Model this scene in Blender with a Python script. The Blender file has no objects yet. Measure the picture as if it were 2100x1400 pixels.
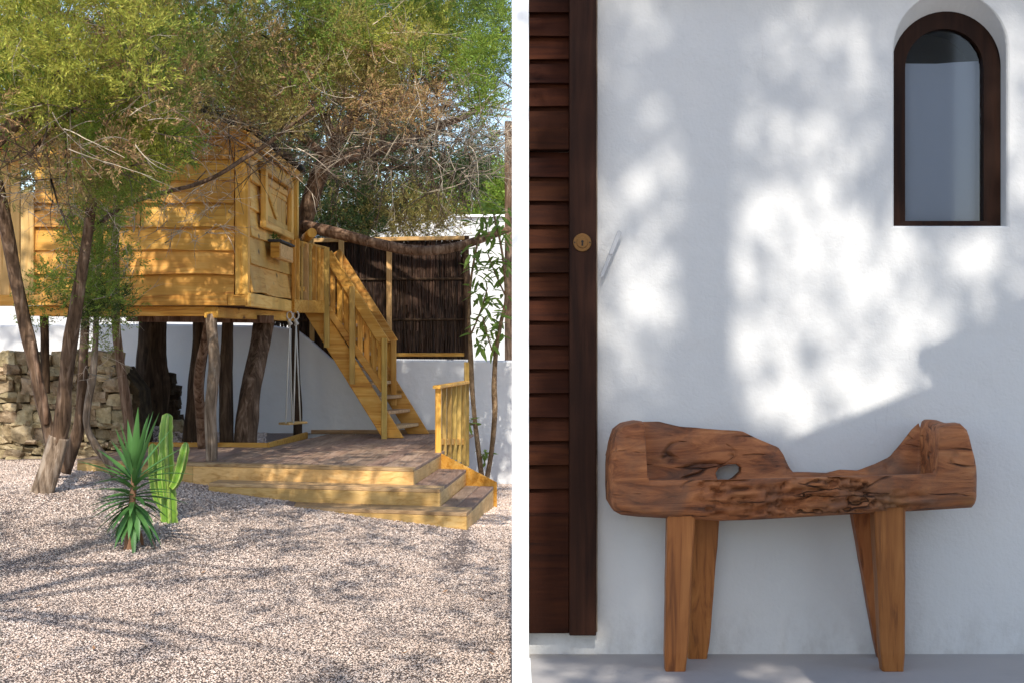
import bpy, bmesh, math, random
import numpy as np
from mathutils import Vector, Matrix, noise as mnoise

random.seed(7); rng = np.random.default_rng(7)
C = bpy.context.scene.collection
SC = bpy.context.scene
R = math.radians

# ------------------------------------------------------------------ camera, sky, sun, exposure
F = 3000.0            # focal length in photograph pixels (photograph is 2100 x 1400)
CAMZ = 1.40           # eye height above the gravel
cam_d = bpy.data.cameras.new('camera'); cam = bpy.data.objects.new('camera', cam_d); C.objects.link(cam)
cam_d.sensor_width = 36.0; cam_d.lens = 36.0 * F / 2100.0; cam_d.clip_end = 2000; cam_d.clip_start = 0.05
cam.location = (0, 0, CAMZ); cam.rotation_euler = (R(90), 0, 0)
SC.camera = cam
SUN_AZ, SUN_EL = 0.3, 42.0        # degrees to the right of straight behind the camera, and above the horizon
world = bpy.data.worlds.new('World'); SC.world = world; world.use_nodes = True
wn = world.node_tree; bg = wn.nodes['Background']
sky = wn.nodes.new('ShaderNodeTexSky'); sky.sky_type = 'NISHITA'; sky.sun_disc = False
sky.sun_elevation = R(SUN_EL); sky.sun_rotation = R(180 - SUN_AZ); sky.air_density = 1.0; sky.dust_density = 0.8
wn.links.new(sky.outputs[0], bg.inputs[0]); bg.inputs[1].default_value = 0.15
TOSUN = Vector((math.sin(R(SUN_AZ))*math.cos(R(SUN_EL)), -math.cos(R(SUN_AZ))*math.cos(R(SUN_EL)), math.sin(R(SUN_EL))))
sun_d = bpy.data.lights.new('sun', 'SUN'); sun = bpy.data.objects.new('sun', sun_d); C.objects.link(sun)
sun_d.energy = 3.2; sun_d.angle = R(0.5); sun_d.color = (1.0, 0.95, 0.87)
sun.rotation_euler = TOSUN.to_track_quat('Z', 'Y').to_euler()
SC.view_settings.view_transform = 'Standard'; SC.view_settings.look = 'None'
SC.view_settings.gamma = 1.0; SC.view_settings.exposure = 0.72
SC.cycles.max_bounces = 7; SC.cycles.diffuse_bounces = 4; SC.cycles.transparent_max_bounces = 8

# ------------------------------------------------------------------ helpers
def at(px, py, D):
    return Vector(((px-1050)/F*D, D, CAMZ + (700-py)/F*D))
def X_(px, D): return (px-1050)/F*D
def Z_(py, D): return CAMZ + (700-py)/F*D
def onz(px, py, z):                      # point of the horizontal plane z seen at a pixel
    D = (CAMZ-z)*F/(py-700); return at(px, py, D)
def sstep(t): t = max(0., min(1., t)); return t*t*(3-2*t)

WL = {}
def link(o, parent=None, base=Vector((0, 0, 0))):
    C.objects.link(o); WL[o.name] = Vector(base)
    if parent is not None:
        o.parent = parent; o.location = Vector(base) - WL[parent.name]
    else: o.location = base
    return o
def tag(o, label=None, cat=None, group=None, kind=None):
    if label: o['label'] = label
    if cat: o['category'] = cat
    if group: o['group'] = group
    if kind: o['kind'] = kind
    return o
def thing(name, label, cat, loc=(0, 0, 0), group=None):
    o = bpy.data.objects.new(name, None); o.empty_display_size = .1
    link(o, None, Vector(loc)); return tag(o, label, cat, group)
def obj(name, V, Fc, m, parent=None, smooth=False, base=None):
    V = np.asarray(V, dtype=np.float64).reshape(-1, 3)
    if base is None:
        base = Vector(((V[:, 0].min()+V[:, 0].max())/2, (V[:, 1].min()+V[:, 1].max())/2, V[:, 2].min()))
    me = bpy.data.meshes.new(name)
    Vl = V - np.array(base)
    if isinstance(Fc, np.ndarray):
        n, k = Fc.shape
        me.vertices.add(len(Vl)); me.vertices.foreach_set('co', Vl.astype(np.float32).ravel())
        me.loops.add(n*k); me.loops.foreach_set('vertex_index', Fc.astype(np.int32).ravel())
        me.polygons.add(n); me.polygons.foreach_set('loop_start', np.arange(0, n*k, k, dtype=np.int32))
        me.update(calc_edges=True)
    else:
        me.from_pydata(Vl.tolist(), [], Fc); me.update()
    if m is not None:
        for mm in (m if isinstance(m, (list, tuple)) else [m]): me.materials.append(MT[mm])
    if smooth: me.polygons.foreach_set('use_smooth', np.ones(len(me.polygons), dtype=bool))
    o = bpy.data.objects.new(name, me)
    return link(o, parent, base)
def copy(o, parent, base):
    c = o.copy(); C.objects.link(c); WL[c.name] = Vector(base); c.parent = parent
    c.location = Vector(base) - (WL[parent.name] if parent else Vector((0, 0, 0)))
    return c
def struct(o): o['kind'] = 'structure'; return o

def prism(p0, p1, w, h, up=(0, 0, 1), ch=0.006):
    """chamfered bar from p0 to p1, w wide across, h high along up"""
    p0 = Vector(p0); p1 = Vector(p1); a = (p1-p0).normalized(); up = Vector(up)
    s = a.cross(up).normalized(); u = s.cross(a).normalized()
    ch = min(ch, w*.3, h*.3)
    sec = [(-w/2+ch, -h/2), (w/2-ch, -h/2), (w/2, -h/2+ch), (w/2, h/2-ch), (w/2-ch, h/2), (-w/2+ch, h/2), (-w/2, h/2-ch), (-w/2, -h/2+ch)]
    V = [p+s*x+u*y for p in (p0, p1) for x, y in sec]
    Fc = [[i, (i+1) % 8, 8+(i+1) % 8, 8+i] for i in range(8)] + [list(range(7, -1, -1)), list(range(8, 16))]
    return V, Fc
def bar(name, p0, p1, w, h, m, parent, up=(0, 0, 1), ch=0.006):
    V, Fc = prism(p0, p1, w, h, up, ch); return obj(name, V, Fc, m, parent)
def extrude(poly, d):
    """prism from a planar polygon (list of Vector) along vector d"""
    n = len(poly); V = list(poly) + [p+d for p in poly]
    Fc = [list(range(n)), list(range(2*n-1, n-1, -1))] + [[(i+1) % n, i, n+i, n+(i+1) % n] for i in range(n)]
    return V, Fc
def fixn(o):
    bm = bmesh.new(); bm.from_mesh(o.data); bmesh.ops.recalc_face_normals(bm, faces=bm.faces); bm.to_mesh(o.data); bm.free(); return o
def bevel(o, w, seg=2, ang=30):
    bm = bmesh.new(); bm.from_mesh(o.data); bmesh.ops.recalc_face_normals(bm, faces=bm.faces)
    es = [e for e in bm.edges if len(e.link_faces) == 2 and e.calc_face_angle(0) > R(ang)]
    bmesh.ops.bevel(bm, geom=es, offset=w, segments=seg, affect='EDGES', profile=.5); bm.to_mesh(o.data); bm.free(); return o
def spline(P, n):
    P = [Vector(p) for p in P]; out = []
    for i in range(len(P)-1):
        a, b, c, d = P[max(i-1, 0)], P[i], P[i+1], P[min(i+2, len(P)-1)]
        for k in range(n):
            t = k/n
            out.append(.5*((2*b)+(c-a)*t+(2*a-5*b+4*c-d)*t*t+(3*b-a-3*c+d)*t**3))
    out.append(P[-1]); return out
def interp(x, xs, ys): return float(np.interp(x, xs, ys))
def tube(path, rad, ns=8, rough=0., seed=0., flute=0., fl_n=7, cap=True):
    """tapered tube; rad per point; fluted bark relief"""
    V = []; n = len(path); Fc = []
    t0 = (path[1]-path[0]).normalized(); ref = Vector((1, 0, 0)) if abs(t0.x) < .8 else Vector((0, 1, 0))
    s = 0.
    for i, p in enumerate(path):
        t = (path[min(i+1, n-1)]-path[max(i-1, 0)]).normalized()
        a = (ref - t*ref.dot(t)).normalized(); b = t.cross(a); ref = a
        if i: s += (p-path[i-1]).length
        for k in range(ns):
            th = 2*math.pi*k/ns; r = rad[i]
            if rough or flute:
                c_, s_ = math.cos(th), math.sin(th)
                tw = th + s*.35
                r *= 1 + rough*mnoise.noise(Vector((c_*1.3+seed, s_*1.3, s*2.2))) \
                    + flute*mnoise.noise(Vector((math.cos(tw)*fl_n*.45+seed*3, math.sin(tw)*fl_n*.45, s*1.1))) \
                    + flute*.5*mnoise.noise(Vector((math.cos(tw)*fl_n+seed, math.sin(tw)*fl_n, s*3.)))
            V.append(p + a*(r*math.cos(th)) + b*(r*math.sin(th)))
    for i in range(n-1):
        for k in range(ns):
            k2 = (k+1) % ns
            Fc.append([i*ns+k, i*ns+k2, (i+1)*ns+k2, (i+1)*ns+k])
    if cap: Fc += [list(range(ns-1, -1, -1)), list(range((n-1)*ns, n*ns))]
    return V, Fc
class MB:
    def __init__(s): s.V = []; s.F = []
    def add(s, vf):
        o = len(s.V); s.V += [tuple(v) for v in vf[0]]; s.F += [[o+i for i in f] for f in vf[1]]
    def build(s, name, m, parent=None, smooth=False): return obj(name, s.V, s.F, m, parent, smooth)

# ------------------------------------------------------------------ materials
MT = {}
def newmat(name):
    m = bpy.data.materials.new(name); m.use_nodes = True; nt = m.node_tree; MT[name] = m
    return m, nt, nt.nodes['Principled BSDF']
def nd(nt, t, **kw):
    n = nt.nodes.new(t)
    for k, v in kw.items():
        if k in n.inputs: n.inputs[k].default_value = v
        else: setattr(n, k, v)
    return n
def ramp(nt, fac, stops):
    r = nt.nodes.new('ShaderNodeValToRGB'); cr = r.color_ramp
    while len(cr.elements) < len(stops): cr.elements.new(.5)
    for e, (p, c) in zip(cr.elements, stops): e.position = p; e.color = (*c, 1) if len(c) == 3 else c
    nt.links.new(fac, r.inputs[0]); return r.outputs[0]
def coords(nt, scale, jitter=True):
    tc = nt.nodes.new('ShaderNodeTexCoord'); mp = nt.nodes.new('ShaderNodeMapping'); mp.inputs['Scale'].default_value = scale
    v = tc.outputs['Object']
    if jitter:
        oi = nt.nodes.new('ShaderNodeObjectInfo'); ml = nd(nt, 'ShaderNodeMath', operation='MULTIPLY'); ml.inputs[1].default_value = 61.7
        nt.links.new(oi.outputs['Random'], ml.inputs[0]); ad = nd(nt, 'ShaderNodeVectorMath', operation='ADD')
        nt.links.new(v, ad.inputs[0]); nt.links.new(ml.outputs[0], ad.inputs[1]); v = ad.outputs[0]
    nt.links.new(v, mp.inputs[0]); return mp.outputs[0]
def noise_(nt, vec, scale, detail=4, rough=.55, dist=0.):
    n = nd(nt, 'ShaderNodeTexNoise'); n.inputs['Scale'].default_value = scale; n.inputs['Detail'].default_value = detail
    n.inputs['Roughness'].default_value = rough; n.inputs['Distortion'].default_value = dist
    nt.links.new(vec, n.inputs['Vector']); return n.outputs[0]
def bump(nt, bs, h, strength, dist=.01, prev=None):
    b = nt.nodes.new('ShaderNodeBump'); b.inputs['Strength'].default_value = strength; b.inputs['Distance'].default_value = dist
    nt.links.new(h, b.inputs['Height'])
    if prev is not None: nt.links.new(prev, b.inputs['Normal'])
    nt.links.new(b.outputs[0], bs.inputs['Normal']); return b.outputs[0]
def mix(nt, a, b, fac, mode='MIX'):
    m = nt.nodes.new('ShaderNodeMix'); m.data_type = 'RGBA'; m.blend_type = mode
    for s, i in ((a, 6), (b, 7)):
        if isinstance(s, tuple): m.inputs[i].default_value = (*s, 1)
        else: nt.links.new(s, m.inputs[i])
    if isinstance(fac, (int, float)): m.inputs[0].default_value = fac
    else: nt.links.new(fac, m.inputs[0])
    return m.outputs[2]
def vary(nt, col, lo, hi, src='object', hue=0.0):
    if src == 'object': r = nt.nodes.new('ShaderNodeObjectInfo').outputs['Random']
    else: r = nt.nodes.new('ShaderNodeNewGeometry').outputs['Random Per Island']
    mr = nt.nodes.new('ShaderNodeMapRange'); mr.inputs[3].default_value = lo; mr.inputs[4].default_value = hi; nt.links.new(r, mr.inputs[0])
    h = nt.nodes.new('ShaderNodeHueSaturation'); nt.links.new(col, h.inputs['Color']); nt.links.new(mr.outputs[0], h.inputs['Value'])
    if hue:
        m2 = nd(nt, 'ShaderNodeMath', operation='MULTIPLY'); m2.inputs[1].default_value = 17.31; nt.links.new(r, m2.inputs[0])
        m3 = nd(nt, 'ShaderNodeMath', operation='FRACT'); nt.links.new(m2.outputs[0], m3.inputs[0])
        m4 = nt.nodes.new('ShaderNodeMapRange'); m4.inputs[3].default_value = .5-hue; m4.inputs[4].default_value = .5+hue
        nt.links.new(m3.outputs[0], m4.inputs[0]); nt.links.new(m4.outputs[0], h.inputs['Hue'])
    return h.outputs[0]
def wood(name, axis, dark, mid, light, rough=.6, lo=.74, hi=1.18, grain=26., knots=True, bmp=.25):
    m, nt, bs = newmat(name)
    sc = [1., 1., 1.]; sc[axis] = .06
    v = coords(nt, sc)
    g = noise_(nt, v, grain, 6, .6, 1.2); g2 = noise_(nt, v, grain*3.3, 4, .6)
    col = ramp(nt, g, [(.3, dark), (.46, mid), (.68, light)])
    big = noise_(nt, coords(nt, (1, 1, 1)), 3.1, 3)
    col = mix(nt, col, tuple(c*.72 for c in mid), ramp(nt, big, [(.45, (0, 0, 0)), (.75, (1, 1, 1))]))
    if knots:
        ks = [1., 1., 1.]; ks[axis] = .55
        vo = nt.nodes.new('ShaderNodeTexVoronoi'); vo.inputs['Scale'].default_value = 4.2; nt.links.new(coords(nt, ks), vo.inputs['Vector'])
        col = mix(nt, col, tuple(c*.22 for c in dark), ramp(nt, vo.outputs['Distance'], [(.04, (1, 1, 1)), (.13, (0, 0, 0))]))
    col = vary(nt, col, lo, hi, hue=.006)
    nt.links.new(col, bs.inputs['Base Color']); bs.inputs['Roughness'].default_value = rough
    bs.inputs['Specular IOR Level'].default_value = .3
    bump(nt, bs, g2, bmp, .004); return m
PD, PM, PL = (.42, .15, .022), (.68, .325, .05), (.79, .465, .12)
for nm, ax in (('pine_x', 0), ('pine_y', 1), ('pine_z', 2)): wood(nm, ax, PD, PM, PL)
for nm, ax in (('bounce_pine_y', 1), ('bounce_pine_z', 2)): wood(nm, ax, (.58, .27, .045), (.80, .46, .105), (.86, .56, .18))  # pine lightened, bounced light on the right-hand side wall put into its colour
for nm, ax in (('pale_x', 0), ('pale_y', 1), ('pale_z', 2)): wood(nm, ax, (.44, .22, .06), (.63, .37, .13), (.74, .48, .20))
wood('olive_pine_z', 2, (.30, .17, .04), (.50, .31, .075), (.60, .39, .12))
wood('deck_y', 1, (.19, .108, .065), (.33, .21, .14), (.42, .29, .205), rough=.75, knots=False)
wood('deck_x', 0, (.26, .145, .065), (.46, .28, .13), (.58, .39, .21), rough=.7)
wood('shutter_x', 0, (.014, .0036, .0012), (.032, .0076, .0022), (.052, .014, .004), rough=.75, knots=False, lo=.75, hi=1.25)
wood('shutter_z', 2, (.012, .0046, .0026), (.025, .0092, .0042), (.040, .015, .007), rough=.55, knots=False)
for _n in ('shutter_x', 'shutter_z'): MT[_n].node_tree.nodes['Principled BSDF'].inputs['Specular IOR Level'].default_value = .12
wood('leg_wood', 2, (.12, .036, .010), (.31, .105, .026), (.43, .165, .046), rough=.5, grain=34)
def plaster(name, col, bscale=70., stain=.12, stain_col=(.5, .47, .43), bst=.25):
    m, nt, bs = newmat(name); v = coords(nt, (1, 1, 1), False)
    n1 = noise_(nt, v, 2.3, 5, .6); n2 = noise_(nt, v, bscale, 5, .6); n3 = noise_(nt, v, 9., 4)
    c = mix(nt, col, stain_col, ramp(nt, n1, [(.5, (0, 0, 0)), (.85, (stain,)*3)]))
    nt.links.new(c, bs.inputs['Base Color']); bs.inputs['Roughness'].default_value = .9; bs.inputs['Specular IOR Level'].default_value = .15
    p = bump(nt, bs, n3, .5, .012); bump(nt, bs, n2, bst, .004, p); return m
plaster('white_plaster', (.63, .622, .602), 85., .16, bst=.45)
m = MT['white_plaster']; nt = m.node_tree; bs = nt.nodes['Principled BSDF']; src = bs.inputs['Base Color'].links[0].from_socket
ge = nt.nodes.new('ShaderNodeNewGeometry'); sx = nt.nodes.new('ShaderNodeSeparateXYZ'); nt.links.new(ge.outputs['Position'], sx.inputs[0])
mr = nt.nodes.new('ShaderNodeMapRange'); mr.inputs[1].default_value = .33; mr.inputs[2].default_value = .52; mr.inputs[3].default_value = .6; mr.inputs[4].default_value = .0; nt.links.new(sx.outputs[2], mr.inputs[0])
dn = ramp(nt, noise_(nt, coords(nt, (1, 1, .5), False), 13., 6, .7), [(.45, (0, 0, 0)), (.72, (1, 1, 1))]); mm_ = nd(nt, 'ShaderNodeMath', operation='MULTIPLY'); nt.links.new(mr.outputs[0], mm_.inputs[0]); nt.links.new(dn, mm_.inputs[1])
sc2 = ramp(nt, noise_(nt, coords(nt, (2.2, 1, .35), False), 17., 5, .6, 1.), [(.66, (0, 0, 0)), (.72, (.22, .22, .22))])
cc = mix(nt, src, (.36, .33, .30), mm_.outputs[0]); nt.links.new(mix(nt, cc, (.47, .45, .43), sc2), bs.inputs['Base Color'])
plaster('white_garden_plaster', (.78, .77, .75), 30., .22)
plaster('white_paint', (.86, .86, .85), 40., .03, bst=.1)
plaster('terrace_floor', (.40, .37, .345), 22., .55, (.27, .25, .235), bst=.12); MT['terrace_floor'].node_tree.nodes['Principled BSDF'].inputs['Roughness'].default_value = .55
def bark(name, dark, mid, light, zs=.14, sc=22., bst=.9):
    m, nt, bs = newmat(name); v = coords(nt, (1, 1, zs))
    g = noise_(nt, v, sc, 6, .62, .8); b2 = noise_(nt, coords(nt, (1, 1, 1)), 6., 4)
    c = ramp(nt, g, [(.34, dark), (.5, mid), (.68, light)])
    c = mix(nt, c, tuple(x*.6 for x in mid), ramp(nt, b2, [(.45, (0, 0, 0)), (.75, (.8, .8, .8))]))
    nt.links.new(c, bs.inputs['Base Color']); bs.inputs['Roughness'].default_value = .9; bs.inputs['Specular IOR Level'].default_value = .15
    bump(nt, bs, g, bst, .012); return m
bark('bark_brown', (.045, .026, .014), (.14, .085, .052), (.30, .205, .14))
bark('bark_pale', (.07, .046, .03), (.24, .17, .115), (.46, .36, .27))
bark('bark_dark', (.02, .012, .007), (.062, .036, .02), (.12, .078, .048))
bark('bark_red', (.06, .03, .016), (.19, .11, .068), (.34, .23, .155))
bark('stem_bark', (.10, .06, .03), (.24, .155, .085), (.36, .25, .15), zs=.6, sc=40)
def flat(name, col, rough=.7, lo=.8, hi=1.2, hue=0., src='island', metal=0., spec=.3):
    m, nt, bs = newmat(name); rgb = nt.nodes.new('ShaderNodeRGB'); rgb.outputs[0].default_value = (*col, 1)
    nt.links.new(vary(nt, rgb.outputs[0], lo, hi, src, hue), bs.inputs['Base Color'])
    bs.inputs['Roughness'].default_value = rough; bs.inputs['Metallic'].default_value = metal; bs.inputs['Specular IOR Level'].default_value = spec
    return m
def leafmat(name, col, trans=.35, lo=.6, hi=1.45, hue=.025, rough=.55):
    m = flat(name, col, rough, lo, hi, hue); nt = m.node_tree; bs = nt.nodes['Principled BSDF']
    src = bs.inputs['Base Color'].links[0].from_socket
    tr = nt.nodes.new('ShaderNodeBsdfTranslucent'); nt.links.new(src, tr.inputs[0])
    mx = nt.nodes.new('ShaderNodeMixShader'); mx.inputs[0].default_value = trans
    nt.links.new(bs.outputs[0], mx.inputs[1]); nt.links.new(tr.outputs[0], mx.inputs[2]); nt.links.new(mx.outputs[0], nt.nodes['Material Output'].inputs[0])
leafmat('leaf_green', (.22, .295, .05), .45); leafmat('leaf_olive', (.37, .31, .10), .45); leafmat('leaf_dry', (.42, .27, .12), .35)
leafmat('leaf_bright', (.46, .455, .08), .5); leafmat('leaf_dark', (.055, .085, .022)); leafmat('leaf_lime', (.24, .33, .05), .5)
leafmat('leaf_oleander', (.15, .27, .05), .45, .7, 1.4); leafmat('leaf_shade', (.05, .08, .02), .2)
leafmat('twig_dead', (.46, .37, .275), .0, .55, 1.45, .01); leafmat('twig_brown', (.15, .10, .065), .0, .6, 1.4, .01)
leafmat('brush_stick', (.055, .030, .018), .0, .45, 1.9, .01)
flat('rope', (.62, .58, .50), .9, .9, 1.1); flat('brass', (.17, .085, .03), .45, 1, 1, 0, 'object', .8); flat('dark_iron', (.03, .025, .022), .5, 1, 1, 0, 'object', .5)
flat('steel', (.42, .42, .43), .45, 1, 1, 0, 'object', .35); flat('roof_sheet', (.035, .04, .035), .7, .9, 1.1); flat('void_dark', (.012, .011, .010), .6, 1, 1)
flat('blind', (.34, .38, .46), .7, 1, 1, 0, 'object'); flat('yellow_petal', (.75, .50, .03), .6); flat('planter_lid', (.035, .037, .042), .6)
flat('pipe_grey', (.45, .46, .47), .6); flat('soil', (.035, .022, .014), .95)

def stone_mat(name, cols, lo, hi, src, sc=9.):
    m, nt, bs = newmat(name); v = coords(nt, (1, 1, 1)); g = noise_(nt, v, sc, 7, .65); g2 = noise_(nt, v, sc*4, 6, .7)
    c = ramp(nt, g, [(.32, cols[0]), (.5, cols[1]), (.68, cols[2])])
    nt.links.new(vary(nt, c, lo, hi, src, .012), bs.inputs['Base Color']); bs.inputs['Roughness'].default_value = .95; bs.inputs['Specular IOR Level'].default_value = .15
    p = bump(nt, bs, g, .8, .03); bump(nt, bs, g2, .9, .012, p)
stone_mat('field_stone', ((.15, .105, .055), (.38, .285, .165), (.54, .43, .28)), .75, 1.3, 'object')
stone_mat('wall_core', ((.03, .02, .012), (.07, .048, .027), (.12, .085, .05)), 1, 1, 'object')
stone_mat('gravel_ground', ((.40, .30, .235), (.60, .47, .38), (.72, .58, .48)), 1, 1, 'object', 60.)
m, nt, bs = newmat('pebble')
isl = nt.nodes.new('ShaderNodeNewGeometry').outputs['Random Per Island']
pc = ramp(nt, isl, [(0., (.50, .37, .30)), (.12, (.64, .49, .395)), (.5, (.74, .585, .48)), (.8, (.80, .655, .55)), (1., (.86, .74, .65))])
pc = mix(nt, pc, (.90, .885, .87), ramp(nt, noise_(nt, coords(nt, (1, 1, 1), False), 1.7, 5, .6), [(.42, (1, 1, 1)), (.6, (0, 0, 0))]), 'MULTIPLY')
nt.links.new(pc, bs.inputs['Base Color']); bs.inputs['Roughness'].default_value = .9; bs.inputs['Specular IOR Level'].default_value = .2
# carved bench wood: reddish brown with dark weathered veins
m, nt, bs = newmat('bench_wood')
v = coords(nt, (.17, 1, 1), False); g = noise_(nt, v, 24., 9, .68, .7); b = noise_(nt, coords(nt, (1, 1, 1), False), 5.5, 5, .6, .6)
c = ramp(nt, g, [(.30, (.055, .02, .009)), (.44, (.24, .078, .026)), (.6, (.42, .155, .054)), (.78, (.52, .25, .11))])
c = mix(nt, c, (.13, .075, .048), ramp(nt, b, [(.45, (0, 0, 0)), (.72, (.75, .75, .75))]))
c = mix(nt, c, (.34, .16, .055), ramp(nt, noise_(nt, coords(nt, (.6, 1, 1), False), 7.3, 4), [(.58, (0, 0, 0)), (.75, (.6, .6, .6))]))
vo = nt.nodes.new('ShaderNodeTexVoronoi'); vo.feature = 'DISTANCE_TO_EDGE'; vo.inputs['Scale'].default_value = 15.
wv = nd(nt, 'ShaderNodeVectorMath', operation='ADD'); nt.links.new(coords(nt, (.16, .8, 1), False), wv.inputs[0])
nz_ = nd(nt, 'ShaderNodeVectorMath', operation='SCALE'); nz_.inputs['Scale'].default_value = .10; ncol = nd(nt, 'ShaderNodeTexNoise'); ncol.inputs['Scale'].default_value = 6.; nt.links.new(coords(nt, (.5, 1, 1), False), ncol.inputs['Vector']); nt.links.new(ncol.outputs['Color'], nz_.inputs[0]); nt.links.new(nz_.outputs[0], wv.inputs[1]); nt.links.new(wv.outputs[0], vo.inputs['Vector'])
crk = ramp(nt, vo.outputs['Distance'], [(.0, (1, 1, 1)), (.045, (0, 0, 0))]); gate = ramp(nt, noise_(nt, coords(nt, (.7, 1, 1), False), 9., 3), [(.50, (0, 0, 0)), (.62, (1, 1, 1))])
cm = nd(nt, 'ShaderNodeMath', operation='MULTIPLY'); nt.links.new(crk, cm.inputs[0]); nt.links.new(gate, cm.inputs[1])
c = mix(nt, c, (.045, .018, .009), cm.outputs[0])
nt.links.new(c, bs.inputs['Base Color']); bs.inputs['Roughness'].default_value = .6; bs.inputs['Specular IOR Level'].default_value = .3
bp = bump(nt, bs, g, .8, .008); inv = nd(nt, 'ShaderNodeMath', operation='SUBTRACT'); inv.inputs[0].default_value = 1.; nt.links.new(cm.outputs[0], inv.inputs[1]); bump(nt, bs, inv.outputs[0], .9, .012, bp)
# window glass: thin clear pane with a sky reflection
m, nt, bs = newmat('window_glass')
gl = nd(nt, 'ShaderNodeBsdfGlossy'); gl.inputs['Roughness'].default_value = .06; tp = nt.nodes.new('ShaderNodeBsdfTransparent'); tp.inputs[0].default_value = (.93, .95, .96, 1)
fr = nt.nodes.new('ShaderNodeFresnel'); fr.inputs[0].default_value = 1.5; mx = nt.nodes.new('ShaderNodeMixShader')
nt.links.new(fr.outputs[0], mx.inputs[0]); nt.links.new(tp.outputs[0], mx.inputs[1]); nt.links.new(gl.outputs[0], mx.inputs[2]); nt.links.new(mx.outputs[0], nt.nodes['Material Output'].inputs[0])
def succulent(name, a, b_):
    m, nt, bs = newmat(name); g = noise_(nt, coords(nt, (1, 1, .3)), 14., 4); nt.links.new(ramp(nt, g, [(.35, a), (.65, b_)]), bs.inputs['Base Color'])
    bs.inputs['Roughness'].default_value = .4; bs.inputs['Subsurface Weight'].default_value = .0
succulent('cactus_green', (.11, .23, .02), (.18, .33, .035)); succulent('cactus_rib', (.25, .36, .06), (.33, .43, .09))
leafmat('yucca_leaf', (.075, .20, .055), .25, .75, 1.4, .015, .38); leafmat('yucca_dry', (.28, .17, .08), .2)

# ------------------------------------------------------------------ ground
ZD = .40                     # deck level
RS = .13                     # step rise
def gz(x, y):
    t = max(0., min(1.25, (-.33-x)/2.5)); z = .01 + .235*t*sstep((y-7)/4.2)
    z -= .032*max(0., y-11)*sstep((x+1.0)/.6)
    return z + .012*mnoise.noise(Vector((x*1.3, y*1.3, 0)))
def ong(px, py):
    z = 0.
    for _ in range(12):
        p = onz(px, py, z); z = gz(p.x, p.y)
    return onz(px, py, z)
xs = np.concatenate([[-400, -150, -60, -25, -14], np.arange(-9, 2.01, .25), [4, 8, 14, 25, 60, 150, 400]])
ys = np.concatenate([[-400, -150, -60, -25, -12], np.arange(-6, 17.01, .25), [20, 25, 40, 80, 200, 600]])
V = [(x, y, gz(x, y) if (-9 <= x <= 2 and -6 <= y <= 17) else -.03) for y in ys for x in xs]
nx = len(xs); Fc = [[j*nx+i, j*nx+i+1, (j+1)*nx+i+1, (j+1)*nx+i] for j in range(len(ys)-1) for i in range(nx-1)]
struct(obj('ground', V, Fc, 'gravel_ground', None, True, Vector((0, 0, 0))))

# ------------------------------------------------------------------ white house with terrace (right)
DW = 5.0
ZT = Z_(1340, DW)           # terrace floor level
V, Fc = extrude([Vector((.062, -3, -.3)), Vector((7, -3, -.3)), Vector((7, -3, ZT)), Vector((.062, -3, ZT))], Vector((0, 8.2, 0)))
struct(fixn(obj('terrace_floor', V, Fc, 'terrace_floor')))
V, Fc = extrude([Vector((0., -3, -.3)), Vector((.0615, -3, -.3)), Vector((.0615, -3, ZT+.004)), Vector((0., -3, ZT+.004))], Vector((0, 7.92, 0)))
struct(fixn(obj('terrace_kerb', V, Fc, 'white_paint')))
house = thing('white_house', 'white plastered house with a dark louvred shutter and a small arched window', 'house', (3.5, 6, ZT))
# front wall with an arched recess
def wp(px, py): return (X_(px, DW), Z_(py, DW))
WX0, WX1, WZ1 = .0565, 7.0, 2.65
hx0, hx1 = X_(1829, DW), X_(2071, DW); hz0 = Z_(467, DW); hc = (hx0+hx1)/2; hr = (hx1-hx0)/2; hz1 = Z_(104, DW)
hole = [(hx0, hz0), (hx1, hz0)] + [(hc+hr*math.cos(t), hz1+hr*math.sin(t)) for t in np.linspace(0, math.pi, 29)]
bm = bmesh.new()
outer = [bm.verts.new((x, DW, z)) for x, z in ((WX0, ZT-.02), (WX1, ZT-.02), (WX1, WZ1), (WX0, WZ1))]
inner = [bm.verts.new((x, DW, z)) for x, z in hole]
es = [bm.edges.new((a[i], a[(i+1) % len(a)])) for a in (outer, inner) for i in range(len(a))]
bmesh.ops.triangle_fill(bm, use_beauty=True, use_dissolve=False, edges=es)
bm.normal_update()
# rounded edge then reveal
n = len(inner); prev = inner
FA = [(X_(1828, 5.08), Z_(467, 5.08)), (X_(2051, 5.08), Z_(467, 5.08))] + [(X_(1939.5, 5.08)+111.5*5.08/F*math.cos(t), Z_(139, 5.08)+111.5*5.08/F*math.sin(t)) for t in np.linspace(0, math.pi, 29)]
for off, shr in ((.004, .006), (.012, .010), (.079, None)):
    cur = [bm.verts.new((x, DW+off, z)) for x, z in FA] if shr is None else [bm.verts.new((v.co.x + (hc-v.co.x)/hr*shr*.9, DW+off, v.co.z + ((hz1-.12)-v.co.z)*shr*1.2)) for v in inner]
    for i in range(n): bm.faces.new((prev[i], prev[(i+1) % n], cur[(i+1) % n], cur[i]))
    prev = cur
me = bpy.data.meshes.new('wall'); bm.to_mesh(me); bm.free(); me.materials.append(MT['white_plaster'])
wl = link(bpy.data.objects.new('wall', me), house, Vector((0, 0, 0)))
V, Fc = extrude([Vector((.0, DW-.08, ZT-.6)), Vector((.0562, DW-.08, ZT-.6)), Vector((.0562, DW+.30, ZT-.6)), Vector((0, DW+.30, ZT-.6))], Vector((0, 0, WZ1-ZT+.6)))
fixn(obj('corner_pilaster', V, Fc, 'white_paint', house))
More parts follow.
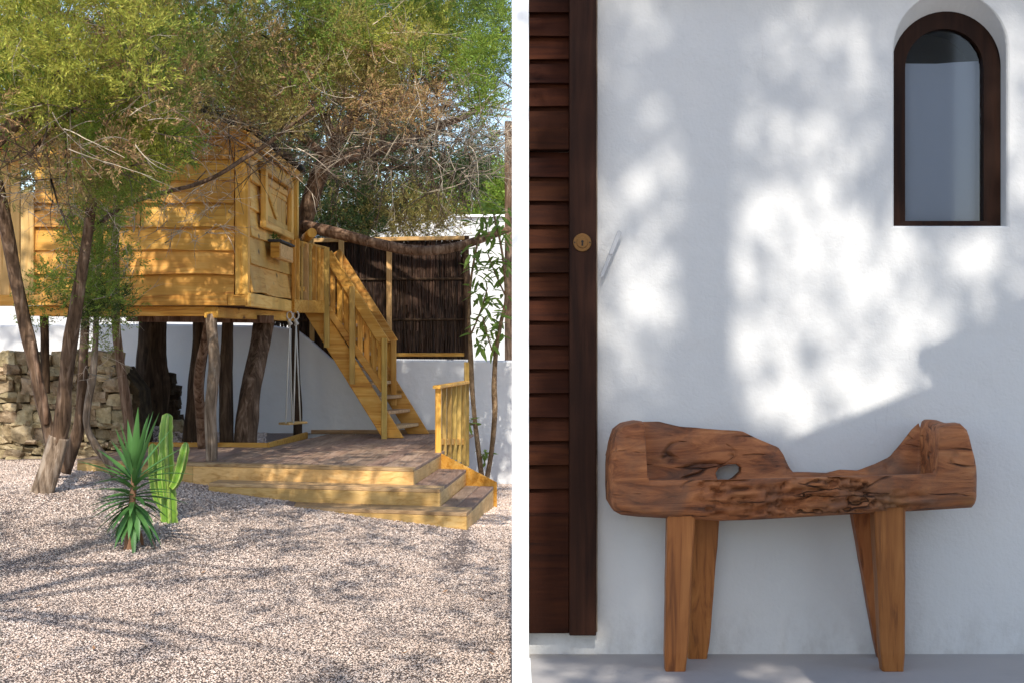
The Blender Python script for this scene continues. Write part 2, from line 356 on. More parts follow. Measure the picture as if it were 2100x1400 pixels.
for nm, poly in (('side_wall', [(0.004, DW+.301, 0), (.25, DW+.301, 0), (.25, 7., 0), (.004, 7., 0)]), ('rear_wall', [(.251, 6.8, 0), (6.75, 6.8, 0), (6.75, 7., 0), (.251, 7., 0)]), ('end_wall', [(6.76, DW+.01, 0), (7., DW+.01, 0), (7., 7., 0), (6.76, 7., 0)])):
    V, Fc = extrude([Vector((x, y, -.3)) for x, y, z in poly], Vector((0, 0, WZ1+.3))); fixn(obj(nm, V, Fc, 'white_plaster', house))
V, Fc = extrude([Vector((.0, DW-.085, WZ1+.003)), Vector((7.05, DW-.085, WZ1+.003)), Vector((7.05, 7.05, WZ1+.003)), Vector((.0, 7.05, WZ1+.003))], Vector((0, 0, .05)))
fixn(obj('roof', V, Fc, 'white_plaster', house))
# arched window set in the recess
DF = 5.085
win = thing('arched_window', 'narrow arched window with a dark wooden frame and grey blind in the white wall', 'window', (X_(1937, DF), DF, Z_(466, DF)))
fx0, fx1, fz0 = X_(1826, DF), X_(2053, DF), Z_(467, DF); fzs = Z_(139, DF); frr = (fx1-fx0)/2; fcx = (fx0+fx1)/2
gx0, gx1, gz0_ = X_(1855, DF), X_(2016, DF), Z_(454, DF); gzs = Z_(141, DF); grr = (gx1-gx0)/2; gcx = (gx0+gx1)/2
def arch(x0, x1, z0, zs, k=24):
    c = (x0+x1)/2; r = (x1-x0)/2
    return [(x0, z0), (x1, z0)] + [(c+r*math.cos(t), zs+r*math.sin(t)) for t in np.linspace(0, math.pi, k)]
A = arch(fx0, fx1, fz0, fzs); B = arch(gx0, gx1, gz0_, gzs); k = len(A); Vv = []; Fv = []
yf, yb = DF-.012, DF+.05
for P, y in ((A, yf), (B, yf+.004), (B, yb), (A, yb)): Vv += [(x, y, z) for x, z in P]
for a in range(3): Fv += [[a*k+i, a*k+(i+1) % k, (a+1)*k+(i+1) % k, (a+1)*k+i] for i in range(k)]
o = obj('window_frame', Vv, Fv, 'shutter_z', win); fixn(o)
B2 = arch(gx0-.004, gx1+.004, gz0_-.004, gzs); obj('pane', [(x, DF+.012, z) for x, z in B2], [list(range(len(B2)))], 'window_glass', win)
zb = Z_(128, DF+.04)
obj('blind', [(gx0-.01, DF+.04, gz0_-.01), (gx1+.01, DF+.04, gz0_-.01), (gx1+.01, DF+.04, zb+.004), (gx0+(gx1-gx0)*.72, DF+.04, zb), (gx0+(gx1-gx0)*.45, DF+.04, zb-.006), (gx0-.01, DF+.04, zb-.005)], [[0, 1, 2, 3, 4, 5]], 'blind', win)
B3 = arch(gx0-.02, gx1+.02, gz0_-.02, gzs); V, Fc = extrude([Vector((x, DF+.0505, z)) for x, z in B3], Vector((0, .15, 0))); Fc = Fc[1:]; obj('dark_interior', V, Fc, 'void_dark', win)

# louvred shutter
DS = 4.955
sh = thing('louvred_shutter', 'dark brown louvred wooden shutter fastened flat against the white wall', 'shutter', (X_(1150, DS), DS, Z_(1300, DS)))
sx0, sxm, sx1 = .0575, X_(1167, DS), X_(1222, DS)
def sbar(name, x0, x1, y0, y1, mt_, d0=DS-.02, d1=DW-.003):
    V, Fc = extrude([Vector((x0, d0, Z_(y1, DS))), Vector((x1, d0, Z_(y1, DS))), Vector((x1, d0, Z_(y0, DS))), Vector((x0, d0, Z_(y0, DS)))], Vector((0, d1-d0, 0)))
    o = fixn(obj(name, V, Fc, mt_, sh)); return bevel(o, .0025, 1)
sbar('stile', sxm, sx1, -260, 1300, 'shutter_z')
sbar('rail', sx0, sxm-.0005, 264, 309, 'shutter_x', DS-.017)
sbar('lower_panel', sx0, sxm-.0005, 1050, 1296, 'shutter_x', DS-.014)
sbar('edge_strip', sx1+.0006, sx1+.0062, -260, 1296, 'bark_pale', DS+.004)
yy = [22, 70, 118, 164, 213] ; yy = list(np.arange(-218, 264-40, 48.2)) + list(np.arange(311, 1045, 49.1))
for y in yy:
    b_ = y+48.9 if y > 300 else y+48.
    z1, z0 = Z_(y+.8, DS), Z_(b_+3, DS)
    j = random.uniform(-.0015, .0015)
    V, Fc = extrude([Vector((sx0, DS-.004+j, z0)), Vector((sx0, DS+.003, z0-.002)), Vector((sx0, DS+.026, z1)), Vector((sx0, DS+.018, z1+.002))], Vector((sxm-.0005-sx0, 0, random.uniform(-.002, .002))))
    fixn(obj('slat', V, Fc, 'shutter_x', sh))
# lock on the shutter stile
lc = Vector((X_(1194, DS-.02), DS-.0205, Z_(498, DS-.02)))
def disc(c, r, d, k=28, ax=(0, -1, 0)):
    return extrude([c+Vector((r*math.cos(2*math.pi*i/k), 0, r*math.sin(2*math.pi*i/k))) for i in range(k)], Vector(ax)*d)
V, Fc = disc(lc, .031, .005); lk = bevel(fixn(obj('lock_plate', V, Fc, 'brass', sh)), .002, 2)
V, Fc = disc(lc-Vector((0, .0052, 0)), .019, .004); bevel(fixn(obj('lock_cylinder', V, Fc, 'brass', lk)), .0015, 2)
V, Fc = disc(lc-Vector((0, .0094, -.003)), .0042, .0006, 12); fixn(obj('keyhole', V, Fc, 'void_dark', lk))
V, Fc = extrude([lc+Vector(p) for p in ((-.002, -.0095, 0), (.002, -.0095, 0), (.003, -.0095, -.011), (-.003, -.0095, -.011))], Vector((0, -.0005, 0))); fixn(obj('keyhole', V, Fc, 'void_dark', lk))
for s in (-1, 1):
    V, Fc = disc(lc+Vector((s*.0255, -.0052, 0)), .0028, .0012, 10); fixn(obj('screw', V, Fc, 'dark_iron', lk))
# shutter catch on the wall
DH = DW-.032
hk = thing('shutter_catch', 'flat pale metal turn catch fixed to the white wall beside the lock', 'catch', (X_(1252, DH), DW, Z_(522, DH)))
p0, p1 = at(1270, 478, DH), at(1234, 566, DH); ax = (p1-p0).normalized(); sd = Vector((-ax.z, 0, ax.x)); pts = []
for c_, w_, a0 in ((p0, .008, math.pi/2), (p1, .006, -math.pi/2)):
    for t in np.linspace(0, math.pi, 9): pts.append(c_ + sd*(w_*math.cos(t if a0 > 0 else t+math.pi)) - ax*(w_*math.sin(t)*(1 if a0 > 0 else -1)))
V, Fc = extrude(pts, Vector((0, .004, 0))); bevel(fixn(obj('catch_plate', V, Fc, 'steel', hk)), .001, 1)
pc_ = at(1252, 520, DH); V, Fc = disc(Vector((pc_.x, DW-.001, pc_.z)), .0045, .037, 12); fixn(obj('pivot_pin', V, Fc, 'steel', hk))

# ------------------------------------------------------------------ carved bench
DFR, DBK = 4.715, 4.965
bench = thing('carved_bench', 'rustic bench carved from one log with a broken back and square legs', 'bench', (X_(1630, 4.83), 4.83, ZT))
FP = [(1250, 1000), (1253, 985), (1253, 930), (1257, 905), (1265, 884), (1282, 869), (1310, 862), (1326, 864)]
front_top = [(1250, 940), (1253, 922), (1257, 905), (1265, 884), (1282, 870), (1310, 864), (1323, 866), (1328, 984), (1480, 983), (1600, 979), (1760, 975), (1900, 972), (1922, 970), (1927, 878), (1938, 871), (1975, 868), (1988, 880), (1995, 910), (2005, 940), (2011, 972)]
back_top = [(1262, 930), (1266, 900), (1280, 876), (1310, 863), (1350, 862), (1390, 872), (1440, 877), (1520, 884), (1545, 895), (1575, 908), (1593, 915), (1604, 930), (1612, 950), (1622, 966), (1650, 966), (1690, 967), (1720, 960), (1755, 962), (1790, 950), (1820, 935), (1845, 905), (1865, 880), (1890, 858), (1908, 858), (1918, 868), (1935, 880), (1968, 990)]
bottom = [(1250, 1034), (1258, 1048), (1275, 1057), (1310, 1061), (1370, 1064), (1480, 1069), (1560, 1066), (1700, 1058), (1860, 1050), (2004, 1042), (2011, 1020)]
fX = [X_(p[0], DFR) for p in front_top]; fZ = [Z_(p[1], DFR) for p in front_top]
bX = [X_(p[0], DBK) for p in back_top]; bZ = [Z_(p[1], DBK) for p in back_top]
oX = [X_(p[0], DFR) for p in bottom]; oZ = [Z_(p[1], DFR) for p in bottom]
xa, xb = X_(1250, DFR), X_(2011, DFR); xl, xr = X_(1325, DFR), X_(1925, DFR)
XS = sorted(list(np.linspace(xa, xb, 150)) + [xl-.002, xl+.004, xr-.004, xr+.002]); V = []; nr = None
for x in XS:
    zf, zb_, zo = interp(x, fX, fZ), interp(x, bX, bZ), interp(x, oX, oZ)
    inside = xl < x < xr
    zfl = (zf-.045) if inside else None
    e = min((x-xa), (xb-x)); rd = 1-math.sqrt(max(0, 1-(1-min(1, e/.03))**2))    # rounding of the ends in plan
    y0 = DFR + .05*rd; y1 = DBK - .03*rd
    bow = .012*math.sin((x-xa)/(xb-xa)*math.pi)
    y0 -= bow
    if inside:
        lw = .05; bt = .055+.01*math.sin(x*9)
        cave = zb_-zf > .03
        keys = [(y0+.035, zo+.0), (y0+.008, zo+.014), (y0, zo+.03), (y0, zf-.008), (y0+.006, zf), (y0+lw, zf-.002), (y0+lw+.012, zfl), (y1-bt-.02, zfl), (y1-bt, max(zfl+.01, zf-.01)), (y1-bt+.02, zb_-.03 if cave else zb_-.01), (y1-bt*.4, zb_), (y1-.006, zb_-.012), (y1, zo+.045), (y1-.04, zo+.0)]
    else:
        zt = max(zf, zo+.10); zb2 = max(min(zb_, zt+.01), zt-.07)
        if x < xl: zb2 = zt-.004
        keys = [(y0+.035, zo+.0), (y0+.008, zo+.014), (y0, zo+.03), (y0, zt-.05), (y0+.004, zt-.022), (y0+.016, zt-.006), (y0+.04, zt), (y0+.09, zt+.0), (y0+.13, (zt+zb2)/2), (y0+.16, zb2), (y1-.03, zb2-.002), (y1-.005, zb2-.03), (y1, zo+.045), (y1-.04, zo+.0)]
    sub = [2, 2, 9, 2, 2, 2, 3, 2, 5, 2, 2, 5, 3, 4]; ring = []
    for i in range(len(keys)):
        a, b_ = keys[i], keys[(i+1) % len(keys)]
        for q in range(sub[i]):
            t = q/sub[i]; ring.append((a[0]+(b_[0]-a[0])*t, a[1]+(b_[1]-a[1])*t, i))
    nr = len(ring)
    for (y, z, i) in ring:
        nz = mnoise.fractal(Vector((x*7, y*7, z*7)), 1., 2., 4)
        d = .004*nz
        if i in (1, 2, 3):
            pxx = 1050+x*F/DFR
            msk = sstep((pxx-1400+nz*40)/50)*sstep((1930-pxx-nz*60)/90)
            if pxx > 1780: msk *= sstep((zo+.075-z+nz*.03)/.03)
            cr = abs(mnoise.fractal(Vector((x*3.2+3, y*4, z*58+.9*math.sin(x*11))), .9, 2.1, 5))
            d += msk*(.034*max(0, .26-cr)/.26 + .010*mnoise.noise(Vector((x*9, 1, z*26))) - .004)
        if i in (8, 9, 10, 11): d += .006*mnoise.noise(Vector((x*13, y*9, z*13+5)))
        V.append((x, y + (d if i < 7 else -d), z + (.003*nz if i in (5, 6, 9, 10) else 0)))
ns = len(XS); Fc = [[i*nr+k, i*nr+(k+1) % nr, (i+1)*nr+(k+1) % nr, (i+1)*nr+k] for i in range(ns-1) for k in range(nr)] + [list(range(nr)), list(range((ns-1)*nr, ns*nr))[::-1]]
bo = obj('log_body', V, Fc, 'bench_wood', bench, True); fixn(bo)
# knot hole through the back
hp = [(1466, 968), (1472, 958), (1490, 951), (1508, 949), (1518, 958), (1517, 967), (1504, 979), (1490, 987), (1470, 984)]
cv, cf = extrude([at(x, y, DBK-.03)+Vector((0, -.10, 0)) for x, y in hp], Vector((0, .22, 0)))
cut = obj('cut', cv, cf, None); fixn(cut)
md = bo.modifiers.new('hole', 'BOOLEAN'); md.operation = 'DIFFERENCE'; md.object = cut; md.solver = 'EXACT'
dg = bpy.context.evaluated_depsgraph_get(); me2 = bpy.data.meshes.new_from_object(bo.evaluated_get(dg)); bo.modifiers.clear(); bo.data = me2
bpy.data.objects.remove(cut)
for o4 in (bo,): o4.data.polygons.foreach_set('use_smooth', np.ones(len(o4.data.polygons), dtype=bool))
def leg(t4, b4, Dt, Db, dep_t, dep_b, ztop_extra=.02):
    # t4: px x0,x1,y of the top edge, b4 the same at the foot
    tp = [at(t4[0], t4[2], Dt), at(t4[1], t4[2], Dt)]; bp = [at(b4[0], b4[2], Db), at(b4[1], b4[2], Db)]
    for p in tp: p.z += ztop_extra
    for p in bp: p.z = ZT+.0005
    V = []; Fc = []; N = 9
    for i in range(N+1):
        t = i/N; L_ = bp[0].lerp(tp[0], t); R_ = bp[1].lerp(tp[1], t); d = Vector((0, dep_b+(dep_t-dep_b)*t, 0)); c = .006
        w = Vector((1, 0, 0))
        if 0 < i < N:
            for q in (L_, R_): q.x += .0018*mnoise.noise(Vector((i*.7, q.x*30, 0)))
        s_ = .004 if i == 0 else 0
        V += [L_+w*(c+s_)+Vector((0, s_, 0)), R_-w*(c+s_)+Vector((0, s_, 0)), R_-w*s_+Vector((0, c+s_, 0)), R_+d-w*s_-Vector((0, c, 0)), R_+d-w*c, L_+d+w*c, L_+d+w*s_-Vector((0, c, 0)), L_+w*s_+Vector((0, c+s_, 0))]
    for i in range(N): Fc += [[i*8+k, i*8+(k+1) % 8, (i+1)*8+(k+1) % 8, (i+1)*8+k] for k in range(8)]
    Fc += [list(range(7, -1, -1)), list(range(N*8, N*8+8))]
    return obj('leg', V, Fc, 'leg_wood', bench)
D1_ = (CAMZ-ZT)*F/677; D2_ = (CAMZ-ZT)*F/651
leg((1370, 1427, 1058), (1363, 1409, 1377), DFR+.012, D1_, .07, .055)
leg((1793, 1858, 1052), (1809, 1857, 1377), DFR+.012, D1_, .07, .055)
leg((1424, 1477, 1064), (1409, 1453, 1352), DFR+.15, D2_, .06, .05)
leg((1748, 1805, 1056), (1800, 1846, 1351), DFR+.15, D2_+.01, .06, .045)

# ------------------------------------------------------------------ garden wall, screen fence, neighbour house
DG = 15.95
prof = [(-120, 668), (330, 664), (560, 668), (608, 676), (640, 700), (682, 738), (860, 738), (1060, 739)]
V, Fc = extrude([Vector((X_(px, DG), DG, Z_(py, DG))) for px, py in prof] + [Vector((1.6, DG, Z_(739, DG))), Vector((1.6, DG, -.6)), Vector((X_(-120, DG), DG, -.6))], Vector((0, .2, 0)))
gw = fixn(obj('garden_wall', V, Fc, 'white_garden_plaster')); bevel(gw, .02, 2)
tag(gw, 'low white plastered garden wall stepping down behind the wooden stairs', 'wall')
DB_ = 16.05
fe = thing('brushwood_fence', 'dark brushwood screen fence in a pale timber frame on the white wall', 'fence', at(800, 738, DB_))
bar('top_rail', at(560, 495, DB_-.03), at(962, 488, DB_-.03), .045, .045, 'pale_x', fe)
bar('bottom_rail', at(812, 727, DB_-.03), at(952, 727, DB_-.03), .04, .04, 'pine_x', fe)
for px, y0, y1, w, mt_ in ((700, 490, 660, .06, 'pale_z'), (798, 487, 735, .06, 'pale_z'), (957, 484, 736, .05, 'bark_dark'), (640, 492, 700, .05, 'pale_z')):
    bar('post', at(px, y1, DB_-.035), at(px, y0, DB_-.035), w, .05, mt_, fe, (0, 1, 0))
for y in (572, 655): bar('tie_wire', at(600, y+2, DB_-.015), at(955, y, DB_-.015), .02, .025, 'bark_dark', fe)
SV = []; SF = []
for i in range(4200):
    px = 560+ (960-560)*random.random(); L_ = random.uniform(70, 170); top = random.choice([random.uniform(486, 500), random.uniform(486, 680), random.uniform(590, 690)])
    bt = min(top+L_, 738)
    lim = 660 if px < 600 else interp(px, [600, 610, 640, 682, 960], [662, 675, 699, 735, 737])
    bt = min(bt, lim)
    d = DB_+random.uniform(0, .05); p0 = at(px, top, d); p1 = at(px+random.uniform(-7, 7), bt, d); r = random.uniform(.004, .011)
    o_ = len(SV); SV += [p0+Vector((-r*.5, 0, 0)), p0+Vector((r*.5, -r, 0)), p0+Vector((r*.5, r, 0)), p1+Vector((-r, 0, 0)), p1+Vector((r, -r, 0)), p1+Vector((r, r, 0))]
    SF += [(o_, o_+1, o_+4, o_+3), (o_+1, o_+2, o_+5, o_+4), (o_+2, o_, o_+3, o_+5)]
tag(obj('brushwood', SV, np.array(SF), 'brush_stick', fe), kind='stuff')
# neighbour's house behind
DN = 24.
nb = thing('neighbour_house', 'white neighbouring house with a flat roof behind the brushwood fence', 'house', (0, DN, -.1))
V, Fc = extrude([Vector((X_(690, DN), DN, -.1)), Vector((6, DN, -.1)), Vector((6, DN, Z_(446, DN))), Vector((X_(690, DN), DN, Z_(446, DN)))], Vector((0, 5, 0))); fixn(obj('wall', V, Fc, 'white_plaster', nb))
V, Fc = extrude([Vector((-12, DN+1.5, -.1)), Vector((X_(600, DN), DN+1.5, -.1)), Vector((X_(600, DN), DN+1.5, Z_(400, DN))), Vector((-12, DN+1.5, Z_(400, DN)))], Vector((0, 5, 0))); fixn(obj('wall', V, Fc, 'white_plaster', nb))
V, Fc = extrude([Vector((X_(686, DN), DN-.06, Z_(446, DN)+.003)), Vector((6.05, DN-.06, Z_(446, DN)+.003)), Vector((6.05, DN-.06, Z_(441, DN))), Vector((X_(686, DN), DN-.06, Z_(441, DN)))], Vector((0, 5.1, 0))); fixn(obj('parapet', V, Fc, 'white_paint', nb))
for px in (919, 927):
    V, Fc = tube([at(px, 740, DN-.06), at(px, 446, DN-.06)], [.022, .022], 8); obj('drain_pipe', V, Fc, 'pipe_grey', nb, True)

# ------------------------------------------------------------------ timber deck with corner steps
deck = thing('timber_deck', 'low timber deck with two wide corner steps down to the gravel', 'deck', onz(620, 920, 0.0))
def dp(px, py, z): p = onz(px, py, z); return p
zt = [ZD, ZD-RS, ZD-2*RS]
Cn = [dp(848, 959, zt[0]), dp(902, 1002, zt[1]), dp(957, 1050, zt[2])]          # outer corners
Sn = [dp(904, 927, zt[0]), dp(956, 961, zt[1]), dp(1012, 996, zt[2])]           # rear ends of the right edges
Ln = [dp(158, 942, zt[0]), dp(428, 989, zt[1]), dp(585, 1037, zt[2])]         # left ends of the front edges
u0 = (Cn[0]-Ln[0]); u0.z = 0; u0.normalize(); v0 = (Sn[0]-Cn[0]); v0.z = 0; v0.normalize()
def lineint(p, d, q, e):     # p+s d = q+t e in plan -> s
    den = d.x*e.y-d.y*e.x; w = q-p; return (w.x*e.y-w.y*e.x)/den
# front fascia boards (risers)
TH = .03
for k in range(3):
    a, c, s = Ln[k], Cn[k], Sn[k]; z1 = zt[k]-.0305; hgt = RS+.05 if k < 2 else .20
    segs = [(a, c)] if k else [(a, a.lerp(c, .36)), (a.lerp(c, .3605), c)]
    for (p, q) in segs:
        p = Vector((p.x, p.y, z1-hgt/2)); q = Vector((q.x, q.y, z1-hgt/2)); dd = (q-p).normalized(); nn = Vector((-dd.y, dd.x, 0))
        bar('riser_board', p+nn*(TH/2), q+nn*(TH/2)-dd*.001, TH, hgt, 'pale_x', deck, ch=.004)
    p = Vector((c.x, c.y, z1-hgt/2)); q = Vector((s.x, s.y, z1-hgt/2)); dd = (q-p).normalized(); nn = Vector((-dd.y, dd.x, 0))
    bar('riser_board', p+nn*(TH/2)+dd*.031, q+nn*(TH/2), TH, hgt, 'pale_y', deck, ch=.004)
# treads and deck boards as parallelograms clipped to the shape
def slab(poly, z, th, m, name='deck_board'):
    V, Fc = extrude([Vector((p.x, p.y, z-th)) for p in poly], Vector((0, 0, th))); return bevel(fixn(obj(name, V, Fc, m, deck)), .004, 1)
yb = DG-.03
def bedY(x):        # rear edge of the boards: wall, or the border of the planting bed
    px = 1050 + x*F/14
    return yb
bed = [onz(150, 914, ZD), onz(548, 916, ZD), onz(628, 893, ZD)]
def bed_rear(p):      # distance along v0 from p to rear edge
    s1 = (yb-p.y)/v0.y
    best = s1
    for a, b_ in ((bed[0], bed[1]), (bed[1], bed[2])):
        e = b_-a; s = lineint(p, v0, a, e)
        q = p+v0*s; t = (q-a).dot(e)/e.length_squared
        if -.02 <= t <= 1.02 and s > 0: best = min(best, s)
    return best
W = .145; tot = (Cn[0]-Ln[0]).length; nb_ = int(tot/W)
for i in range(nb_+1):
    s0 = i*W; s1 = min(s0+W-.006, tot)
    if s1-s0 < .03: continue
    p, q = Cn[0]-u0*s0, Cn[0]-u0*s1
    p = p+v0*.128; q = q+v0*.128
    if i == 0 : p = p; 
    r1, r0 = bed_rear(p), bed_rear(q)
    # butt joint part way along each long board
    zj = ZD - random.uniform(0, .003)
    if min(r0, r1) > 2.6:
        cutp = random.uniform(.35, .65)*min(r0, r1)
        slab([p, p+v0*(cutp-.003), q+v0*(cutp-.003), q], zj, .028, 'deck_y'); slab([p+v0*cutp, p+v0*r1, q+v0*r0, q+v0*cutp], ZD-random.uniform(0, .003), .028, 'deck_y')
    else: slab([p, p+v0*r1, q+v0*r0, q], zj, .028, 'deck_y')
for i in range(0):
    p = Sn[0]+u0*(i*W+.002); q = Sn[0]+u0*((i+1)*W-.004); p = p+v0*.05; q = q+v0*.05
    slab([p, p+v0*((yb-p.y)/v0.y), q+v0*((yb-q.y)/v0.y), q], ZD-.002, .028, 'deck_y')
for k in range(3):      # front boards: one on the deck edge, two on every tread
    a, c, s = Ln[k], Cn[k], Sn[k]; uu = (c-a); uu.z = 0; L_ = uu.length; uu.normalize(); vv = (s-c); vv.z = 0; Ls = vv.length; vv.normalize()
    if k == 0: slab([a, c, c+vv*.122, a+vv*.122], ZD-.001, .029, 'deck_x'); continue
    dep = lineint(c, Vector((-vv.y, vv.x, 0)), Cn[k-1], vv)
    pa = lineint(c, vv, Cn[k-1], u0); w1 = pa*.5
    nn = [(0, w1-.002), (w1+.002, pa-.004)]
    for d0, d1 in nn: slab([a+vv*d0, c+vv*d0-uu*0, c+vv*d1, a+vv*d1], zt[k]-.001, .029, 'deck_x')
    # right-hand wing of the tread
    sw = lineint(c+vv*pa, -uu, Cn[k-1], vv)
    q0 = c+vv*(pa+.001); 
    for d0, d1 in ((.0, sw*.5-.002), (sw*.5+.002, sw-.004)): slab([q0-uu*d0, q0-uu*d1, s-uu*d1, s-uu*d0], zt[k]-.0015, .029, 'deck_y')
# sloping end board behind the right-hand steps
e0, e1 = Sn[0]+Vector((0.0, .03, -.01)), Sn[2]+Vector((.03, .03, .03))
V, Fc = extrude([e0, e1, e1-Vector((0, 0, .34)), e0-Vector((0, 0, .45))], Vector((0, .03, 0))); fixn(obj('end_board', V, Fc, 'pine_x', deck))
# planting-bed border on the deck, skirting at the wall
for a, b_ in ((bed[0], bed[1]), (bed[1], bed[2])): bar('bed_border', a+Vector((0, .02, .006)), b_+Vector((0, .02, .006)), .03, .07, 'pine_x', deck)
bar('skirting', Vector((bed[2].x, yb+.012, ZD+.02)), Vector((X_(895, DG), yb+.012, ZD+.02)), .02, .045, 'deck_x', deck)
# planting bed of gravel behind the border
V = [bed[0]+Vector((0, .035, -.03)), bed[1]+Vector((0, .035, -.03)), bed[2]+Vector((0, .03, -.03)), Vector((bed[2].x, DG, ZD-.03)), Vector((-5.2, DG, ZD-.03)), Vector((-5.2, bed[0].y, ZD-.03))]
V = [v+Vector((0, 0, .035)) for v in V]
struct(obj('planting_bed', V, [[0, 1, 2, 3, 4, 5]], 'gravel_ground'))
# low picket gate at the steps
gt = thing('picket_balustrade', 'short yellowish picket balustrade closing the deck beside the steps', 'balustrade', at(925, 940, 13.5))
ga, gb = (899, 13.28), (951, 14.25)
for i in range(6):
    t = i/5; px = ga[0]+(ga[1]*0)+(gb[0]-ga[0])*(t**.9); D = ga[1]+(gb[1]-ga[1])*(t**.9)
    yt = 795-(9)*t; ybm = 927+ (24)*t
    bar('picket', at(px, ybm, D), at(px, yt, D), .045 if i else .055, .05 if i not in (0, 5) else .07, 'olive_pine_z' if i else 'pine_z', gt, (0, 1, 0))
bar('top_rail', at(895, 793, 13.2), at(956, 783, 14.35), .07, .03, 'pine_x', gt); bar('lower_rail', at(900, 905, 13.33), at(952, 905, 14.3), .03, .06, 'pine_x', gt)
bar('post', at(957, 955, 14.4), at(957, 742, 14.4), .05, .05, 'olive_pine_z', gt, (0, 1, 0))

# ------------------------------------------------------------------ tree house
D0 = 12.4; GX = X_(507, D0); DBKH = 14.96
zfl = Z_(626, D0)
th = thing('tree_house', 'orange pine playhouse with lap siding and a pitched roof raised on trunks', 'playhouse', (X_(290, D0), 13.7, zfl))
HX0 = X_(70, D0); ridge = (275, 187.5)
def roof_y(px): return 277-(517-px)*.37 if px > ridge[0] else (ridge[1] + (ridge[0]-px)*.37)
# wall core (dark sheathing) so no light shows between planks
core = [(HX0, zfl+.02), (GX-.05, zfl+.02), (GX-.05, Z_(roof_y(507)+25, D0)), (X_(ridge[0], D0), Z_(ridge[1]+25, D0)), (HX0, Z_(roof_y(70)+25, D0))]
V, Fc = extrude([Vector((x, D0+.06, z)) for x, z in core], Vector((0, DBKH-D0-.12, 0))); fixn(obj('wall_core', V, Fc, 'bark_dark', th))
rows = [606, 563, 514, 466, 416, 370, 326, 284, 243, 206, 176]
for i in range(len(rows)-1):
    yb0, yt0 = rows[i], rows[i+1]-6
    x0, x1 = 70, 481
    # clip with the roof slope
    ym = (yb0+yt0)/2+12
    if ym-8 < roof_y(481): x1 = min(481, 517-(277-ym+8)/.37)
    if ym-8 < roof_y(70): x0 = max(70, ridge[0]-(ym-8-ridge[1])/.37)
    if x1-x0 < 30: continue
    N = 10; V = []; ph = random.uniform(0, 99)
    cutx = [x0, x1] if i % 3 else [x0, x0+(x1-x0)*random.uniform(.42, .6), x1]
    for a, b_ in zip(cutx[:-1], cutx[1:]):
        V = []; Fc = []; ph += 3; tilt = random.uniform(.028, .05)
        for k in range(N+1):
            px = a+1+(b_-a-2)*k/N; w = 3.6*mnoise.noise(Vector((px*.011+ph, i*2.3, 0))) + 2*mnoise.noise(Vector((px*.035+ph, 5, 0)))
            for (dy, yv) in ((-tilt, yb0+w), (-tilt+.024, yb0+w+.8), (.022, yt0), (.0, yt0)): V.append(at(px, yv, D0)+Vector((0, dy+.03, 0)))
        for k in range(N): Fc += [[k*4+j, k*4+(j+1) % 4, k*4+4+(j+1) % 4, k*4+4+j] for j in range(4)]
        Fc += [[0, 1, 2, 3], [N*4+3, N*4+2, N*4+1, N*4]]
        fixn(obj('plank', V, Fc, 'pine_x', th))
def fbox(name, x0, x1, y0, y1, D, d, m, ch=.005):
    V, Fc = extrude([at(x0, y1, D), at(x1, y1, D), at(x1, y0, D), at(x0, y0, D)], Vector((0, d, 0))); return bevel(fixn(obj(name, V, Fc, m, th)), ch, 1)
fbox('corner_post', 482, 508.5, roof_y(495)+12, 604.5, D0-.035, .10, 'pine_z')
fbox('corner_post', 42, 69, 395, 604.5, D0-.035, .10, 'pale_z')
fbox('trim_board', 40, 466, 605, 627, D0-.042, .06, 'pine_x'); fbox('trim_board', 466.4, 506.5, 605, 627, D0-.042, .06, 'pine_x')
# left rear bay, boards in shade
for i, (a, b_) in enumerate(((-60, -20), (-19, 20), (21, 41))): fbox('side_board', a, b_, 330, 627, D0+.35, .03, 'pale_z')
fbox('trim_board', -60, 39, 605, 628, D0+.30, .04, 'pine_x')
# right-hand side wall: planks along the depth
def gpt(D, z, dx=0.): return Vector((GX+dx, D, z))
zrow = [zfl+.115, zfl+.36, zfl+.60, zfl+.83, zfl+1.06, zfl+1.28, zfl+1.36]
for i in range(len(zrow)-1):
    z0, z1 = zrow[i], zrow[i+1]+.03; N = 5; cs = [D0+.07, 13.4+random.uniform(-.3, .5), DBKH-.1] if i in (0, 2) else [D0+.07, DBKH-.1]
    for a, b_ in zip(cs[:-1], cs[1:]):
        V = []; Fc = []; tl = random.uniform(.02, .045); ph = random.random()*50
        for k in range(N+1):
            D = a+.002+(b_-a-.004)*k/N; w = .016*mnoise.noise(Vector((D*1.5+ph, 0, i)))
            for dx, z in ((tl, z0+w), (tl-.022, z0+w-.004), (-.03, z1), (-.008, z1)): V.append(gpt(D, z, dx))
        for k in range(N): Fc += [[k*4+j, k*4+(j+1) % 4, k*4+4+(j+1) % 4, k*4+4+j] for j in range(4)]
        Fc += [[0, 1, 2, 3], [N*4+3, N*4+2, N*4+1, N*4]]
        fixn(obj('plank', V, Fc, 'bounce_pine_y', th))
bar('corner_post', gpt(DBKH-.04, zfl-.02, .03), gpt(DBKH-.04, zfl+1.36, .03), .09, .07, 'bounce_pine_z', th, (1, 0, 0))
bar('trim_board', gpt(D0-.03, zfl+.045, .012), gpt(DBKH, zfl+.045, .012), .055, .115, 'bounce_pine_y', th)
